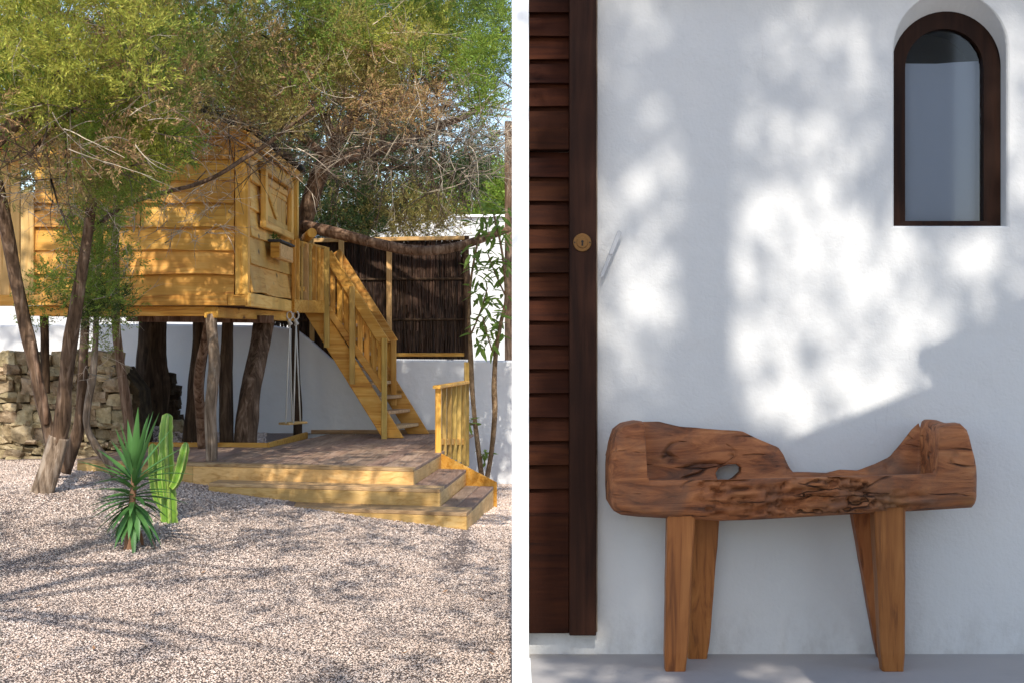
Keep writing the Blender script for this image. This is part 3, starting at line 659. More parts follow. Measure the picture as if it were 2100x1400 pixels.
# side window shutter
sw = bpy.data.objects.new('window', None); sw.empty_display_size = .1; link(sw, th, gpt(13.7, zfl+.72, .05))
wd0, wd1, wz0, wz1 = 12.93, 14.45, zfl+.70, zfl+1.19; wxx = .055
bar('frame', gpt(wd0, wz0+.06, wxx), gpt(wd0, wz1, wxx), .11, .05, 'bounce_pine_z', sw, (1, 0, 0)); bar('frame', gpt(wd1, wz0+.06, wxx), gpt(wd1, wz1, wxx), .11, .05, 'bounce_pine_z', sw, (1, 0, 0))
bar('frame', gpt(wd0-.06, wz1+.035, wxx), gpt(wd1+.06, wz1+.035, wxx), .055, .07, 'bounce_pine_y', sw); bar('frame', gpt(wd0-.06, wz0+.028, wxx), gpt(wd1+.06, wz0+.028, wxx), .055, .065, 'bounce_pine_y', sw)
for i in range(5):
    a = wd0+.06+(wd1-wd0-.12)*i/5; b_ = wd0+.06+(wd1-wd0-.12)*(i+1)/5-.008
    bar('shutter_board', gpt((a+b_)/2, wz0+.065, .012), gpt((a+b_)/2, wz1-.005, .012), b_-a, .02, 'bounce_pine_z', sw, (1, 0, 0), .003)
for a, b_ in (((wd0+.1, wz0+.10), (wd1-.1, wz0+.10)), ((wd0+.1, wz1-.05), (wd1-.1, wz1-.05))): bar('shutter_ledge', gpt(a[0], a[1], .033), gpt(b_[0], b_[1], .033), .02, .06, 'bounce_pine_y', sw)
bar('shutter_brace', gpt(wd0+.22, wz1-.09, .034), gpt(wd0+.85, wz0+.14, .034), .02, .07, 'bounce_pine_y', sw)
# roof
def roofpiece(name, x0, x1, D_a, D_b, z_off, th_, m):
    def rz(X): # slope in world units, from front-plane pixels
        px = 1050+X*F/D0; return Z_(roof_y(px), D0)
    a, b_ = Vector((x0, D_a, rz(x0)+z_off)), Vector((x1, D_a, rz(x1)+z_off))
    V, Fc = extrude([a, b_, b_+Vector((0, 0, th_)), a+Vector((0, 0, th_))], Vector((0, D_b-D_a, 0))); return fixn(obj(name, V, Fc, m, th))
rxr, rxe, rxl = X_(ridge[0], D0), X_(512, D0), X_(-40, D0)
roofpiece('barge_board', rxr+.001, rxe, D0-.14, D0-.105, -.08, .085, 'pine_x'); roofpiece('barge_board', rxl, rxr-.001, D0-.14, D0-.105, -.08, .085, 'pine_x')
roofpiece('roof_deck', rxr+.001, rxe-.01, D0-.104, DBKH+.38, -.05, .05, 'pine_y'); roofpiece('roof_deck', rxl, rxr-.001, D0-.104, DBKH+.1, -.05, .05, 'pine_y')
ez = Z_(roof_y(512), D0)
bar('eave_board', Vector((rxe+.018, D0-.14, ez-.045)), Vector((rxe+.018, DBKH+.38, ez-.045)), .03, .085, 'bounce_pine_y', th)
# corrugated sheets: ribs run down the slope, their ends show along the eave
for x0, x1 in ((rxr, rxe+.06), (rxl, rxr)):
    V = []; Fc = []; nc = 84
    for j in range(nc+1):
        D = D0-.17+(DBKH+.40-D0+.17)*j/nc; dz = .045+.024*math.cos(j*math.pi)
        for X in (x0, x1): z = Z_(roof_y(1050+X*F/D0), D0)+dz; V += [(X, D, z), (X, D, z+.006)]
    for j in range(nc): a = j*4; b_ = a+4; Fc += [[a, b_, b_+2, a+2], [a+1, a+3, b_+3, b_+1], [a, a+1, b_+1, b_], [a+2, b_+2, b_+3, a+3]]
    fixn(obj('roof_sheet', V, Fc, 'roof_sheet', th))
# floor beams
bar('floor_beam', at(433, 641, D0+.02), at(594, 649.5, 14.9), .12, .09, 'pine_y', th); bar('floor_beam', at(40, 638, D0+.1), at(440, 638.5, D0+.1), .10, .085, 'pine_x', th)
bar('floor_beam', at(100, 640, 14.6), at(560, 645, 14.6), .10, .09, 'bark_red', th); bar('floor_beam', at(262, 652, 13.6), at(560, 655, 13.6), .09, .07, 'bark_red', th)
V, Fc = extrude([Vector((HX0, D0+.02, zfl-.001)), Vector((GX-.06, D0+.02, zfl-.001)), Vector((GX-.06, DBKH-.05, zfl-.001)), Vector((HX0, DBKH-.05, zfl-.001))], Vector((0, 0, .02))); fixn(obj('floor_panel', V, Fc, 'bark_red', th))
# flower box and its plants
pb = thing('flower_box', 'small wooden flower box under the playhouse window with a dark lid', 'planter', Vector((GX+.08, 13.65, Z_(532, 13.3))))
pz0, pz1 = Z_(529, 13.3), Z_(497, 13.3); px0, px1 = GX+.052, X_(573, 13.3); pd0, pd1 = 13.3, 14.05
for nm, a, b_, w, h, up in (('front_panel', (px0, pd0, (pz0+pz1)/2), (px1, pd0, (pz0+pz1)/2), .03, pz1-pz0, (0, 0, 1)), ('side_panel', (px1, pd0-.014, (pz0+pz1)/2-.008), (px1, pd1, (pz0+pz1)/2-.008), .025, pz1-pz0, (0, 0, 1)), ('bottom', (px0+.05, pd0+.02, pz0+.012), (px0+.05, pd1-.02, pz0+.012), .09, .02, (0, 0, 1))):
    bar(nm, a, b_, w, h, 'pine_x' if nm == 'front_panel' else 'pale_x', pb, up)
bar('lid', ((px0+px1)/2, pd0-.03, pz1+.014), ((px0+px1)/2, pd1+.03, pz1+.014), px1-px0+.05, .022, 'planter_lid', pb)
for q, (fx, fy) in enumerate(((565, 13.42), (572, 13.62))):
    b0 = Vector((X_(fx, fy)-.02, fy, pz1+.025)); fl = thing('flower_sprig', ('small yellow flower sprig on the flower box, next to its front panel', 'small yellow flower sprig on the flower box, next to the railing')[q], 'plant', b0)
    mb = MB()
    for k in range(16):
        a = random.uniform(0, 6.28); h = random.uniform(.02, .07); d = Vector((math.cos(a), math.sin(a), 0)); p = b0+Vector((0, 0, h*.6)); s_ = d.cross(Vector((0, 0, 1)))
        mb.add(([p, p+d*.022+s_*.008+Vector((0, 0, .01)), p+d*.045+Vector((0, 0, .022)), p+d*.022-s_*.008+Vector((0, 0, .01))], [[0, 1, 2, 3]]))
    mb.add(tube([b0-Vector((0, 0, .002)), b0+Vector((0, 0, .085))], [.004, .003], 5)); mb.build('leaves', 'leaf_oleander', fl)
    mb = MB(); c = b0+Vector((0, 0, .088))
    for k in range(7):
        a = k*.9; d = Vector((math.cos(a), math.sin(a), .3)); s_ = Vector((-math.sin(a), math.cos(a), 0)); mb.add(([c, c+d*.014+s_*.008, c+d*.024, c+d*.014-s_*.008], [[0, 1, 2, 3]]))
    mb.build('flower', 'yellow_petal', fl)

# landing with pickets
ld = thing('stair_landing', 'small picketed timber landing between the playhouse and the stairs', 'landing', at(635, 640, 15.0))
la, lb = (601, 14.65), (667, 15.12)
def lp(t, y): px = la[0]+(lb[0]-la[0])*t; return at(px, y, la[1]+(lb[1]-la[1])*t)
bar('edge_beam', lp(-.02, 628), lp(1.0, 630), .05, .13, 'pine_x', ld)
V, Fc = extrude([lp(0, 622), lp(1, 624), at(690, 626, 15.85), at(606, 626, 15.85)], Vector((0, 0, .03))); fixn(obj('floor', V, Fc, 'deck_x', ld))
for i, t in enumerate((.02, .13, .27, .40, .53, .66, .80, .9)):
    wds = (.04, .05, .03, .055, .03, .05, .035, .04)[i]
    mt_ = ('pine_z', 'pine_z', 'olive_pine_z', 'pale_z', 'olive_pine_z', 'pine_z', 'pine_z', 'pine_z')[i]
    bar('picket', lp(t, 634), lp(t, (492, 490, 496, 500, 502, 505, 508, 511)[i]), wds, .03, mt_, ld, (0, 1, 0))
bar('top_rail', lp(.0, 497)+Vector((0, .05, 0)), lp(1.0, 512)+Vector((0, .05, 0)), .04, .06, 'pine_x', ld); bar('lower_rail', lp(.0, 592)+Vector((0, .05, 0)), lp(1.0, 594)+Vector((0, .05, 0)), .04, .05, 'pine_x', ld)
# staircase
st = thing('staircase', 'steep pine staircase with slatted handrails leading up to the landing', 'stairs', onz(800, 897, ZD))
DN_, DFs = 15.15, 15.80
def board4(name, pts, D, d, m):
    V, Fc = extrude([at(x, y, D) for x, y in pts], Vector((0, d, 0))); return bevel(fixn(obj(name, V, Fc, m, st)), .005, 1)
board4('stringer', [(624, 641), (671, 643), (828, 897.5), (784, 897.5)], DN_, .045, 'pine_x')
sh_ = (DFs-DN_)
def farx(px): return 1050+((px-1050)*DN_/DFs) + 26
def fary(py): return 700+(py-700)*DN_/DFs
board4('stringer', [(farx(640), fary(642)), (farx(690), fary(643)), (farx(846), fary(897)), (farx(800), fary(897))], DFs, .045, 'pine_x')
for i in range(8):        # treads from the near to the far stringer
    t = (i+.6)/8.3; xa_, ya_ = 662+(812-662)*t, 648+(897-648)*t
    a = at(xa_, ya_, DN_+.05); b_ = at(farx(xa_+8), fary(ya_), DFs-.005); b_.z = a.z
    bar('tread', a, b_, .17, .035, 'deck_x', st)
bar_ = lambda nm, x0, y0, x1, y1, D, w, h, m: bar(nm, at(x0, y0, D), at(x1, y1, D), w, h, m, st, (0, 1, 0) if abs(y1-y0) > 3*abs(x1-x0) else (0, 0, 1))
bar_('handrail', 671, 520, 790, 705, DN_-.02, .045, .11, 'pine_x'); bar_('mid_rail', 671, 632, 786, 800, DN_-.01, .035, .07, 'pine_x')
for x, y0, y1 in ((670, 508, 712), (722, 588, 787), (788, 693, 899.5)): bar_('newel_post', x, y1, x, y0, DN_-.055, .055, .055, 'olive_pine_z')
for i in range(8):
    t = (i+.6)/8; x = 674+(786-674)*t; yt = 520+(705-520)*(x-671)/119; ybm = 632+(800-632)*(x-671)/115
    bar_('baluster', x, ybm+2, x, yt-3, DN_+.025, .055, .022, 'pine_z')
bar_('handrail', 690, 516, 808, 702, DFs, .05, .10, 'pine_x'); bar_('mid_rail', 694, 628, 806, 788, DFs+.01, .035, .07, 'pine_x')
for x, y0, y1 in ((697, 517, 655), (807, 700, 830)): bar_('newel_post', x, y1, x, y0, DFs-.06, .06, .055, 'pine_z')
for i in range(8):
    t = (i+.4)/8; x = 697+(806-697)*t; yt = 516+(702-516)*(x-690)/118; ybm = 628+(788-628)*(x-694)/112
    bar_('baluster', x, ybm+3, x, yt-3, DFs+.045, .055, .022, 'pine_z')

# swing
DSW = 14.55
sg = thing('rope_swing', 'rope swing with a plain wooden seat hanging under the landing', 'swing', at(601, 868, DSW))
se = bar('seat', at(582, 868, DSW-.02), at(620, 865, DSW+.18), .15, .022, 'pale_x', sg)
tops = (at(594, 642, DSW), at(607, 642, DSW+.12))
for tp, ends in ((tops[0], ((586, 867, -.08), (599, 866, .1))), (tops[1], ((602, 867, -.02), (616, 864, .17)))):
    kn = tp+Vector((0, 0, -.09))
    for e in ends:
        b_ = at(e[0], e[1], DSW+e[2]); V, Fc = tube([kn, kn.lerp(b_, .5), b_], [.0075]*3, 6); obj('rope', V, Fc, 'rope', sg, True)
    V, Fc = tube([kn+Vector((-.012, 0, -.04)), kn+Vector((.01, 0, -.015)), kn+Vector((-.008, 0, .01)), kn+Vector((0, 0, .03))], [.012, .022, .02, .01], 8); obj('knot', V, Fc, 'rope', sg, True)
    lo = [kn+Vector((.028*math.sin(a), 0, .055-.04*math.cos(a)+.01)) for a in np.linspace(0, 2*math.pi, 13)]; V, Fc = tube(lo, [.008]*13, 6); obj('loop', V, Fc, 'rope', sg, True)

# ------------------------------------------------------------------ dry stone wall (left)
DSX = 13.75
sw_ = thing('dry_stone_wall', 'rough dry stone wall of tan fieldstones behind the leaning trunks', 'stone wall', (X_(130, DSX), DSX+.2, .1))
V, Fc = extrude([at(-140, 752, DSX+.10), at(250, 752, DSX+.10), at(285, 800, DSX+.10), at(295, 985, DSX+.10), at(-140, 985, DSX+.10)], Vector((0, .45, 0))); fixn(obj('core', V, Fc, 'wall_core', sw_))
def stone(c, sx, sy, sz, seed, parent, m='field_stone', name='stone'):
    bm = bmesh.new(); bmesh.ops.create_cube(bm, size=2.); bmesh.ops.subdivide_edges(bm, edges=bm.edges, cuts=1, use_grid_fill=True)
    V = []
    for v in bm.verts:
        p = v.co; q = p.normalized(); p = p.lerp(q*1.25, .34)
        nz = mnoise.noise_vector(q*1.6+Vector((seed*7.1, seed*3.3, seed)))
        p = p + nz*.42; V.append((c.x+p.x*sx, c.y+p.y*sy, c.z+p.z*sz))
    bm.verts.index_update(); Fc = [[v.index for v in f.verts] for f in bm.faces]; bm.free()
    return obj(name, V, Fc, m, parent, False)
y = 948.; k = 0
while y > 738:
    h = random.choice([9, 14, 20, 26, 32])*random.uniform(.85, 1.15); x = -135+random.uniform(-10, 0)
    while x < 275:
        w = random.uniform(14, 56)*(.6 if h < 13 else 1.)
        lim = 270 if y > 790 else (258 if y > 745 else 262)
        if x+w*.5 < lim:
            hh = h*random.uniform(.85, 1.25); c = at(x+w/2, y-h/2+random.uniform(-4, 4), DSX+.10+random.uniform(-.05, .03))
            stone(c, w/2/218*1.02, random.uniform(.09, .14), hh/2/218*1.05, k*1.37, sw_); k += 1
        x += w*.96
    y -= h*.93
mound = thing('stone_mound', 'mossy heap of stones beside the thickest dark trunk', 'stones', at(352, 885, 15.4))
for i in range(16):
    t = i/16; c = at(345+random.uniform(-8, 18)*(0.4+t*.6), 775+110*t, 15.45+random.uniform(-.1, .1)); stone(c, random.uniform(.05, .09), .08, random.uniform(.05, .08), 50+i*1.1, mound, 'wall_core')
for i, (px, py, s) in enumerate(((362, 872, .06), (372, 880, .05), (352, 884, .045), (380, 886, .04))):
    o = stone(at(px, py, 14.8), s*1.2, s, s, 90+i, None); tag(o, 'small rounded tan stone lying on the planting bed', 'stone', 'stones on the planting bed')
    o.name = 'bed_stone'

# ------------------------------------------------------------------ trunks
def trunk(name, pts, m, ns=18, sub=7, rough=.10, flute=.22, fln=7, parent=None, seed=None):
    """pts: (px, py, D, half width in px)"""
    P = spline([at(a, b, d) for a, b, d, r in pts], sub); rr = []
    for i in range(len(pts)-1):
        for k in range(sub): t = k/sub; rr.append((pts[i][3]*pts[i][2]*(1-t)+pts[i+1][3]*pts[i+1][2]*t)/F)
    rr.append(pts[-1][3]*pts[-1][2]/F)
    V, Fc = tube(P, rr, ns, rough, seed if seed is not None else random.random()*50, flute, fln)
    return obj(name, V, Fc, m, parent, True)
for lab, pts, m in (
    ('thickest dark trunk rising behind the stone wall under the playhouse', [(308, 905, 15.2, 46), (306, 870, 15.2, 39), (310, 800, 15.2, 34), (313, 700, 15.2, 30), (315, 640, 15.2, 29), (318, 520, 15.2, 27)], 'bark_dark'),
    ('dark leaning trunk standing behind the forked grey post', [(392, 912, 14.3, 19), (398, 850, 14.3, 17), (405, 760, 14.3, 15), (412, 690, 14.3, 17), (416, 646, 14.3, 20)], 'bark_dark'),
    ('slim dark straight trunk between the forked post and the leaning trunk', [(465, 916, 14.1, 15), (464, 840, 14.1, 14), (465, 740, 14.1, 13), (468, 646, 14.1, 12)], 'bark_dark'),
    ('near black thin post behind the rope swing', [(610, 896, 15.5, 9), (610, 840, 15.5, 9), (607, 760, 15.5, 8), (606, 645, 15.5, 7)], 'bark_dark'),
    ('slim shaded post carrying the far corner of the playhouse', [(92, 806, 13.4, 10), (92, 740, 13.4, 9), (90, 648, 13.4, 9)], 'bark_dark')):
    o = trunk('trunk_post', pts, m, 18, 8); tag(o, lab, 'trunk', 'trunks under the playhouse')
fk = thing('forked_post', 'grey cracked forked trunk standing on the deck edge carrying the playhouse', 'trunk', onz(432, 944, ZD))
trunk('trunk', [(433, 944, 12.33, 12), (433, 900, 12.33, 12.5), (431, 840, 12.33, 12), (436, 790, 12.33, 11), (440, 745, 12.36, 12), (436, 700, 12.4, 11), (433, 647, 12.46, 11)], 'bark_pale', 20, 8, .16, .30, 6, fk)
trunk('limb', [(414, 916, 13.75, 9), (412, 860, 13.6, 10), (408, 800, 13.3, 10), (410, 750, 13.0, 10), (420, 700, 12.8, 9), (430, 652, 12.65, 9)], 'bark_red', 16, 8, .14, .25, 6, fk)

# ------------------------------------------------------------------ foliage helpers
def rnd_unit(n):
    v = rng.normal(size=(n, 3)); return v/np.linalg.norm(v, axis=1, keepdims=True)
def spray_mesh(P, Dr, L, k, ll, lw):
    """n sprays: origin P, direction Dr, length L; k leaflets each, diamond quads"""
    n = len(P); t = np.linspace(.08, 1., k)[None, :, None]
    b = rnd_unit(n); b -= Dr*(b*Dr).sum(1, keepdims=True); b /= np.linalg.norm(b, axis=1, keepdims=True)+1e-9; c = np.cross(Dr, b)
    ph = rng.uniform(0, 6.283, (n, k, 1)); side = b[:, None, :]*np.cos(ph)+c[:, None, :]*np.sin(ph)
    sp = rng.uniform(.28, .75, (n, k, 1)); d = Dr[:, None, :]*(1-sp*.45)+side*sp; d /= np.linalg.norm(d, axis=2, keepdims=True)
    o = P[:, None, :]+Dr[:, None, :]*(L[:, None, None]*t) + rng.normal(scale=.006, size=(n, k, 3))
    ln = ll*(1.15-.5*t)*rng.uniform(.7, 1.3, (n, k, 1)); w = np.cross(d, rnd_unit(n*k).reshape(n, k, 3)); w /= np.linalg.norm(w, axis=2, keepdims=True)+1e-9; w *= lw*rng.uniform(.7, 1.3, (n, k, 1))
    V = np.stack([o, o+d*ln*.45+w, o+d*ln, o+d*ln*.45-w], axis=2).reshape(-1, 3)
    return V, np.arange(len(V)).reshape(-1, 4)
def clumps(cs, rad, ns, L, k, ll, lw, up=.35, flat_=1.):
    """sprays round every clump centre"""
    cs = np.asarray(cs); n = len(cs); u = rnd_unit(n*ns); r = rng.uniform(0, 1, (n*ns, 1))**.45
    rd = np.repeat(np.asarray(rad) if np.ndim(rad) else np.full(n, rad), ns)[:, None]
    sc = np.array([1, 1, flat_]); P = np.repeat(cs, ns, axis=0)+u*r*rd*sc
    Dr = u*.8+np.array([0, 0, up])+rng.normal(scale=.35, size=P.shape); Dr /= np.linalg.norm(Dr, axis=1, keepdims=True)
    return spray_mesh(P, Dr, L*rng.uniform(.6, 1.3, n*ns), k, ll, lw)
def ell(cx, cy, rx, ry, Da, Db, n):
    out = []
    while len(out) < n:
        a, b = random.uniform(-1, 1), random.uniform(-1, 1)
        if a*a+b*b < 1: out.append(tuple(at(cx+a*rx, cy+b*ry, random.uniform(Da, Db))))
    return out
class Crown:
    def __init__(s): s.d = {}
    def add(s, m, VF):
        V, Fq = VF; a = s.d.setdefault(m, [[], [], 0]); a[0].append(V); a[1].append(Fq+a[2]); a[2] += len(V)
    def build(s, parent, names):
        for m, (V, Fq, n) in s.d.items(): obj(names.get(m, 'foliage'), np.concatenate(V), np.concatenate(Fq), m, parent)['kind'] = 'stuff'
NM = {'twig_dead': 'dead_twigs', 'twig_brown': 'twigs', 'leaf_dry': 'dry_foliage'}
def twig_mesh(starts, L0, L1, r0, droop=.25, subs=3, bias=(0, 0, 0)):
    """curved dry twigs with side shoots, three-sided tubes (quads)"""
    paths = []
    for p in starts:
        p = Vector(p); d = Vector(rnd_unit(1)[0]); d.z *= .6; d += Vector(bias); d.normalize(); L = random.uniform(L0, L1); n = 7; pts = [p]
        bend = Vector(rnd_unit(1)[0])*.22 + Vector((0, 0, random.uniform(-droop, droop*.8)))
        for i in range(n): d = (d+bend*.5+Vector(rnd_unit(1)[0])*.10).normalized(); pts.append(pts[-1]+d*L/n)
        paths.append((pts, r0*random.uniform(.7, 1.4)))
        for s in range(subs):
            i = random.randint(1, n-1); dd = ((pts[i+1]-pts[i]).normalized()+Vector(rnd_unit(1)[0])*.8).normalized(); q = [pts[i]]; l2 = L*random.uniform(.25, .55)
            b2 = Vector(rnd_unit(1)[0])*.25
            for j in range(4): dd = (dd+b2*.5+Vector(rnd_unit(1)[0])*.12).normalized(); q.append(q[-1]+dd*l2/4)
            paths.append((q, r0*.6))
    V = []; Fq = []
    for pts, r in paths:
        o = len(V); m_ = len(pts)
        for i, p in enumerate(pts):
            rr = r*(1-.75*i/(m_-1)); V += [(p.x+rr, p.y, p.z-rr*.5), (p.x-rr, p.y, p.z-rr*.5), (p.x, p.y+rr*.3, p.z+rr)]
        for i in range(m_-1):
            for k in range(3): a = o+i*3+k; b = o+i*3+(k+1) % 3; Fq.append((a, b, b+3, a+3))
    return np.array(V, dtype=float), np.array(Fq)

# ------------------------------------------------------------------ junipers in view
j1 = thing('juniper_tree', 'twisted multi-stemmed juniper leaning over the gravel in front of the stone wall', 'tree', ong(88, 1008))
g0 = ong(88, 1008); DJ = g0.y
trunk('trunk', [(84, 1016, DJ, 25), (90, 1000, DJ, 22), (106, 950, DJ, 21), (121, 895, DJ, 20)], 'bark_pale', 22, 9, .14, .26, 7, j1)
trunk('stem', [(118, 915, DJ, 17), (128, 860, DJ-.02, 17), (134, 790, DJ-.03, 15), (142, 715, DJ-.05, 15), (154, 640, DJ-.08, 14), (168, 560, DJ-.1, 12), (180, 480, DJ-.15, 11), (192, 390, DJ-.25, 9), (205, 290, DJ-.4, 7), (240, 150, DJ-.7, 5), (300, -60, DJ-1.0, 4)], 'bark_brown', 18, 8, .13, .25, 7, j1)
trunk('stem', [(108, 945, DJ+.02, 9), (99, 880, DJ+.04, 11), (86, 825, DJ+.05, 11), (72, 760, DJ+.05, 11), (58, 690, DJ+.05, 13), (42, 620, DJ+.05, 13), (24, 530, DJ, 13), (8, 440, DJ-.1, 13), (-8, 360, DJ-.2, 12), (-40, 200, DJ-.5, 9)], 'bark_brown', 18, 8, .13, .25, 7, j1)
trunk('stem', [(95, 870, DJ+.0, 6), (92, 820, DJ-.02, 7), (80, 770, DJ-.03, 6), (66, 700, DJ-.03, 5)], 'bark_red', 12, 8, .12, .25, 6, j1)
for pts in ([(-30, 310, 8.3, 17), (10, 275, 8.3, 15), (45, 245, 8.3, 12), (75, 215, 8.2, 7)], [(60, 320, 8.6, 5), (110, 262, 8.6, 4), (150, 228, 8.6, 3.5), (185, 198, 8.6, 2.5)], [(180, 480, DJ-.15, 5), (250, 425, 10.9, 5), (330, 397, 10.8, 4.5), (395, 381, 10.8, 4.5), (450, 358, 10.8, 4.5), (500, 326, 10.8, 4.5), (545, 298, 10.8, 4), (592, 262, 10.7, 3.5), (645, 222, 10.6, 3)], [(-20, 300, 9.2, 7), (60, 200, 9., 5), (150, 120, 8.9, 4), (230, 40, 8.8, 3)]):
    trunk('limb', pts, 'bark_brown', 8, 6, .12, .15, 5, j1)
cr = Crown()
lf = dict(L=.13, k=18, ll=.032, lw=.0036)
def addc(m, e, rad, ns, **kw):
    a = dict(lf); a.update(kw); cr.add(m, clumps(ell(*e), rad, ns, **a))
addc('leaf_bright', (120, 80, 230, 150, 7.4, 9.0, 78), .09, 26); addc('leaf_green', (150, 130, 260, 190, 8.0, 10., 84), .10, 25); addc('leaf_olive', (150, 150, 280, 190, 8.8, 10.4, 50), .14, 22); addc('leaf_dry', (140, 170, 260, 180, 7.8, 10.2, 58), .10, 20)
addc('leaf_green', (270, 240, 90, 120, 8.4, 9.4, 34), .10, 26); addc('leaf_bright', (305, 290, 60, 80, 8.4, 9.0, 14), .07, 24); addc('leaf_green', (345, 300, 40, 40, 8.6, 9., 7), .07, 24)
addc('leaf_olive', (130, 350, 170, 60, 9.4, 10.8, 32), .12, 18); addc('leaf_green', (240, 375, 80, 35, 9., 10., 14), .09, 22)
addc('leaf_green', (180, 440, 50, 80, 10.6, 11.1, 13), .08, 16); addc('leaf_green', (165, 560, 75, 70, 10.7, 11.1, 14), .075, 15); addc('leaf_green', (235, 590, 45, 70, 10.7, 11.3, 12), .075, 15); addc('leaf_dark', (190, 640, 90, 35, 10.8, 11.3, 9), .07, 14); addc('leaf_green', (70, 600, 45, 70, 10.8, 11.2, 6), .06, 12)
cr.add('twig_dead', twig_mesh(ell(110, 385, 120, 60, 9.8, 11.0, 70), .15, .45, .0035)); cr.add('twig_dead', twig_mesh(ell(180, 170, 190, 150, 7.6, 9.6, 60), .2, .5, .003)); cr.add('twig_dead', twig_mesh(ell(350, 430, 130, 70, 10.5, 11., 60), .15, .4, .003))
cr.add('twig_brown', twig_mesh(ell(140, 200, 220, 180, 8, 10, 120), .25, .6, .005)); cr.add('twig_dead', twig_mesh(ell(200, 520, 90, 100, 10.6, 11.2, 30), .12, .3, .003))
# crown goes on above the frame
addc('leaf_green', (200, -170, 520, 150, 8., 11., 26), .22, 26, L=.13, ll=.05, lw=.009); addc('leaf_olive', (200, -170, 520, 150, 8., 11., 12), .22, 26, L=.13, ll=.05, lw=.009)
cr.build(j1, NM)

for lab, pts, m in (
    ('slender brown juniper stem with a sunlit edge beside the twisted juniper', [(128, 965, 11.75, 18), (146, 920, 11.75, 14), (162, 868, 11.75, 11), (168, 790, 11.75, 10), (172, 710, 11.75, 9), (176, 640, 11.75, 8), (182, 540, 11.7, 7), (190, 430, 11.6, 6), (196, 330, 11.5, 4)], 'bark_brown'),
    ('thin pale crooked juniper stem bending out towards the deck', [(240, 972, 11.7, 13), (222, 945, 11.7, 9), (196, 912, 11.7, 8), (178, 872, 11.7, 7), (180, 830, 11.7, 8), (190, 770, 11.7, 7.5), (196, 700, 11.7, 6), (198, 640, 11.7, 6), (203, 540, 11.6, 5), (210, 420, 11.5, 4)], 'bark_pale'),
    ('straight pale juniper stem rising behind the spiky plant', [(276, 965, 11.9, 11), (270, 905, 11.9, 10), (259, 820, 11.9, 10), (247, 745, 11.9, 9), (238, 660, 11.9, 9), (236, 560, 11.9, 8), (237, 450, 11.8, 7), (240, 360, 11.7, 5)], 'bark_red')):
    b0 = ong(pts[0][0], pts[0][1]-4); t_ = thing('slender_juniper', lab, 'tree', (b0.x, pts[0][2], gz(b0.x, pts[0][2])))
    trunk('trunk', pts, m, 16, 8, .12, .24, 6, t_)
    cr = Crown(); tx, ty = pts[-3][0], pts[-3][1]
    addc('leaf_green', (tx, ty-10, 45, 120, 11.3, 11.8, 12), .07, 15); cr.add('twig_dead', twig_mesh(ell(tx, ty+30, 40, 120, 11.3, 11.7, 24), .12, .35, .003)); cr.build(t_, NM)

# big tree behind the playhouse
j2 = thing('spreading_juniper', 'large spreading juniper whose trunk leans out from behind the playhouse', 'tree', onz(503, 912, ZD))
trunk('trunk', [(503, 914, 14.15, 23), (508, 860, 14.2, 22), (516, 790, 14.3, 21), (530, 720, 14.5, 20), (545, 655, 14.7, 20), (580, 565, 15.1, 20), (612, 490, 15.3, 19), (632, 430, 15.3, 18), (655, 360, 15.2, 18), (690, 290, 14.9, 15), (745, 215, 14.5, 11), (830, 120, 14., 8), (930, 0, 13.5, 6)], 'bark_brown', 22, 8, .10, .25, 9, j2)
for pts in ([(668, 335, 15.1, 13), (740, 318, 14.8, 11), (820, 295, 14.5, 10), (890, 262, 14.2, 9), (960, 236, 14., 6), (1010, 200, 13.8, 4)], [(672, 325, 15.1, 10), (600, 270, 14.6, 8), (500, 215, 14., 7), (380, 165, 13.5, 5)], [(690, 290, 14.9, 9), (640, 200, 14., 7), (560, 120, 13.3, 5), (480, 60, 13., 4)], [(620, 463, 15.25, 13), (690, 478, 15.0, 11.5), (760, 497, 14.9, 11), (830, 512, 14.9, 11), (890, 514, 14.9, 10), (950, 503, 15., 9), (1005, 484, 15.1, 8), (1045, 470, 15.2, 6)], [(745, 215, 14.5, 7), (850, 190, 14., 6), (960, 120, 13.4, 4), (1040, 60, 13, 3)]):
    trunk('limb', pts, 'bark_red', 10, 7, .12, .18, 6, j2)
V, Fc = tube([at(628, 488, 15.0), at(640, 478, 14.75)], [.05, .05], 12); obj('cut_stub', V, Fc, 'pine_z', j2, False)
cr = Crown()
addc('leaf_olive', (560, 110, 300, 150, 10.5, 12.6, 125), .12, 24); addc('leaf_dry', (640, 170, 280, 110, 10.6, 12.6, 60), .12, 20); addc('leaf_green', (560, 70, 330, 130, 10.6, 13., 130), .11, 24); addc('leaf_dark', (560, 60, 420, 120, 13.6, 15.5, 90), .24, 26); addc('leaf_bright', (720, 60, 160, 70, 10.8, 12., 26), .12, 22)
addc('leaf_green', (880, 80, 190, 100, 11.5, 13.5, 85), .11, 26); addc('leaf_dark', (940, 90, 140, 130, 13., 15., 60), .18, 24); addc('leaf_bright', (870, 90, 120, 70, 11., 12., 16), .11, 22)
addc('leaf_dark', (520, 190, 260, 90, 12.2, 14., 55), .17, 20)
addc('leaf_lime', (985, 150, 55, 80, 10.6, 11.2, 12), .085, 24); addc('leaf_lime', (1020, 80, 35, 60, 10.6, 11.2, 8), .08, 24); addc('leaf_lime', (1010, 215, 30, 40, 10.6, 11., 4), .06, 20)
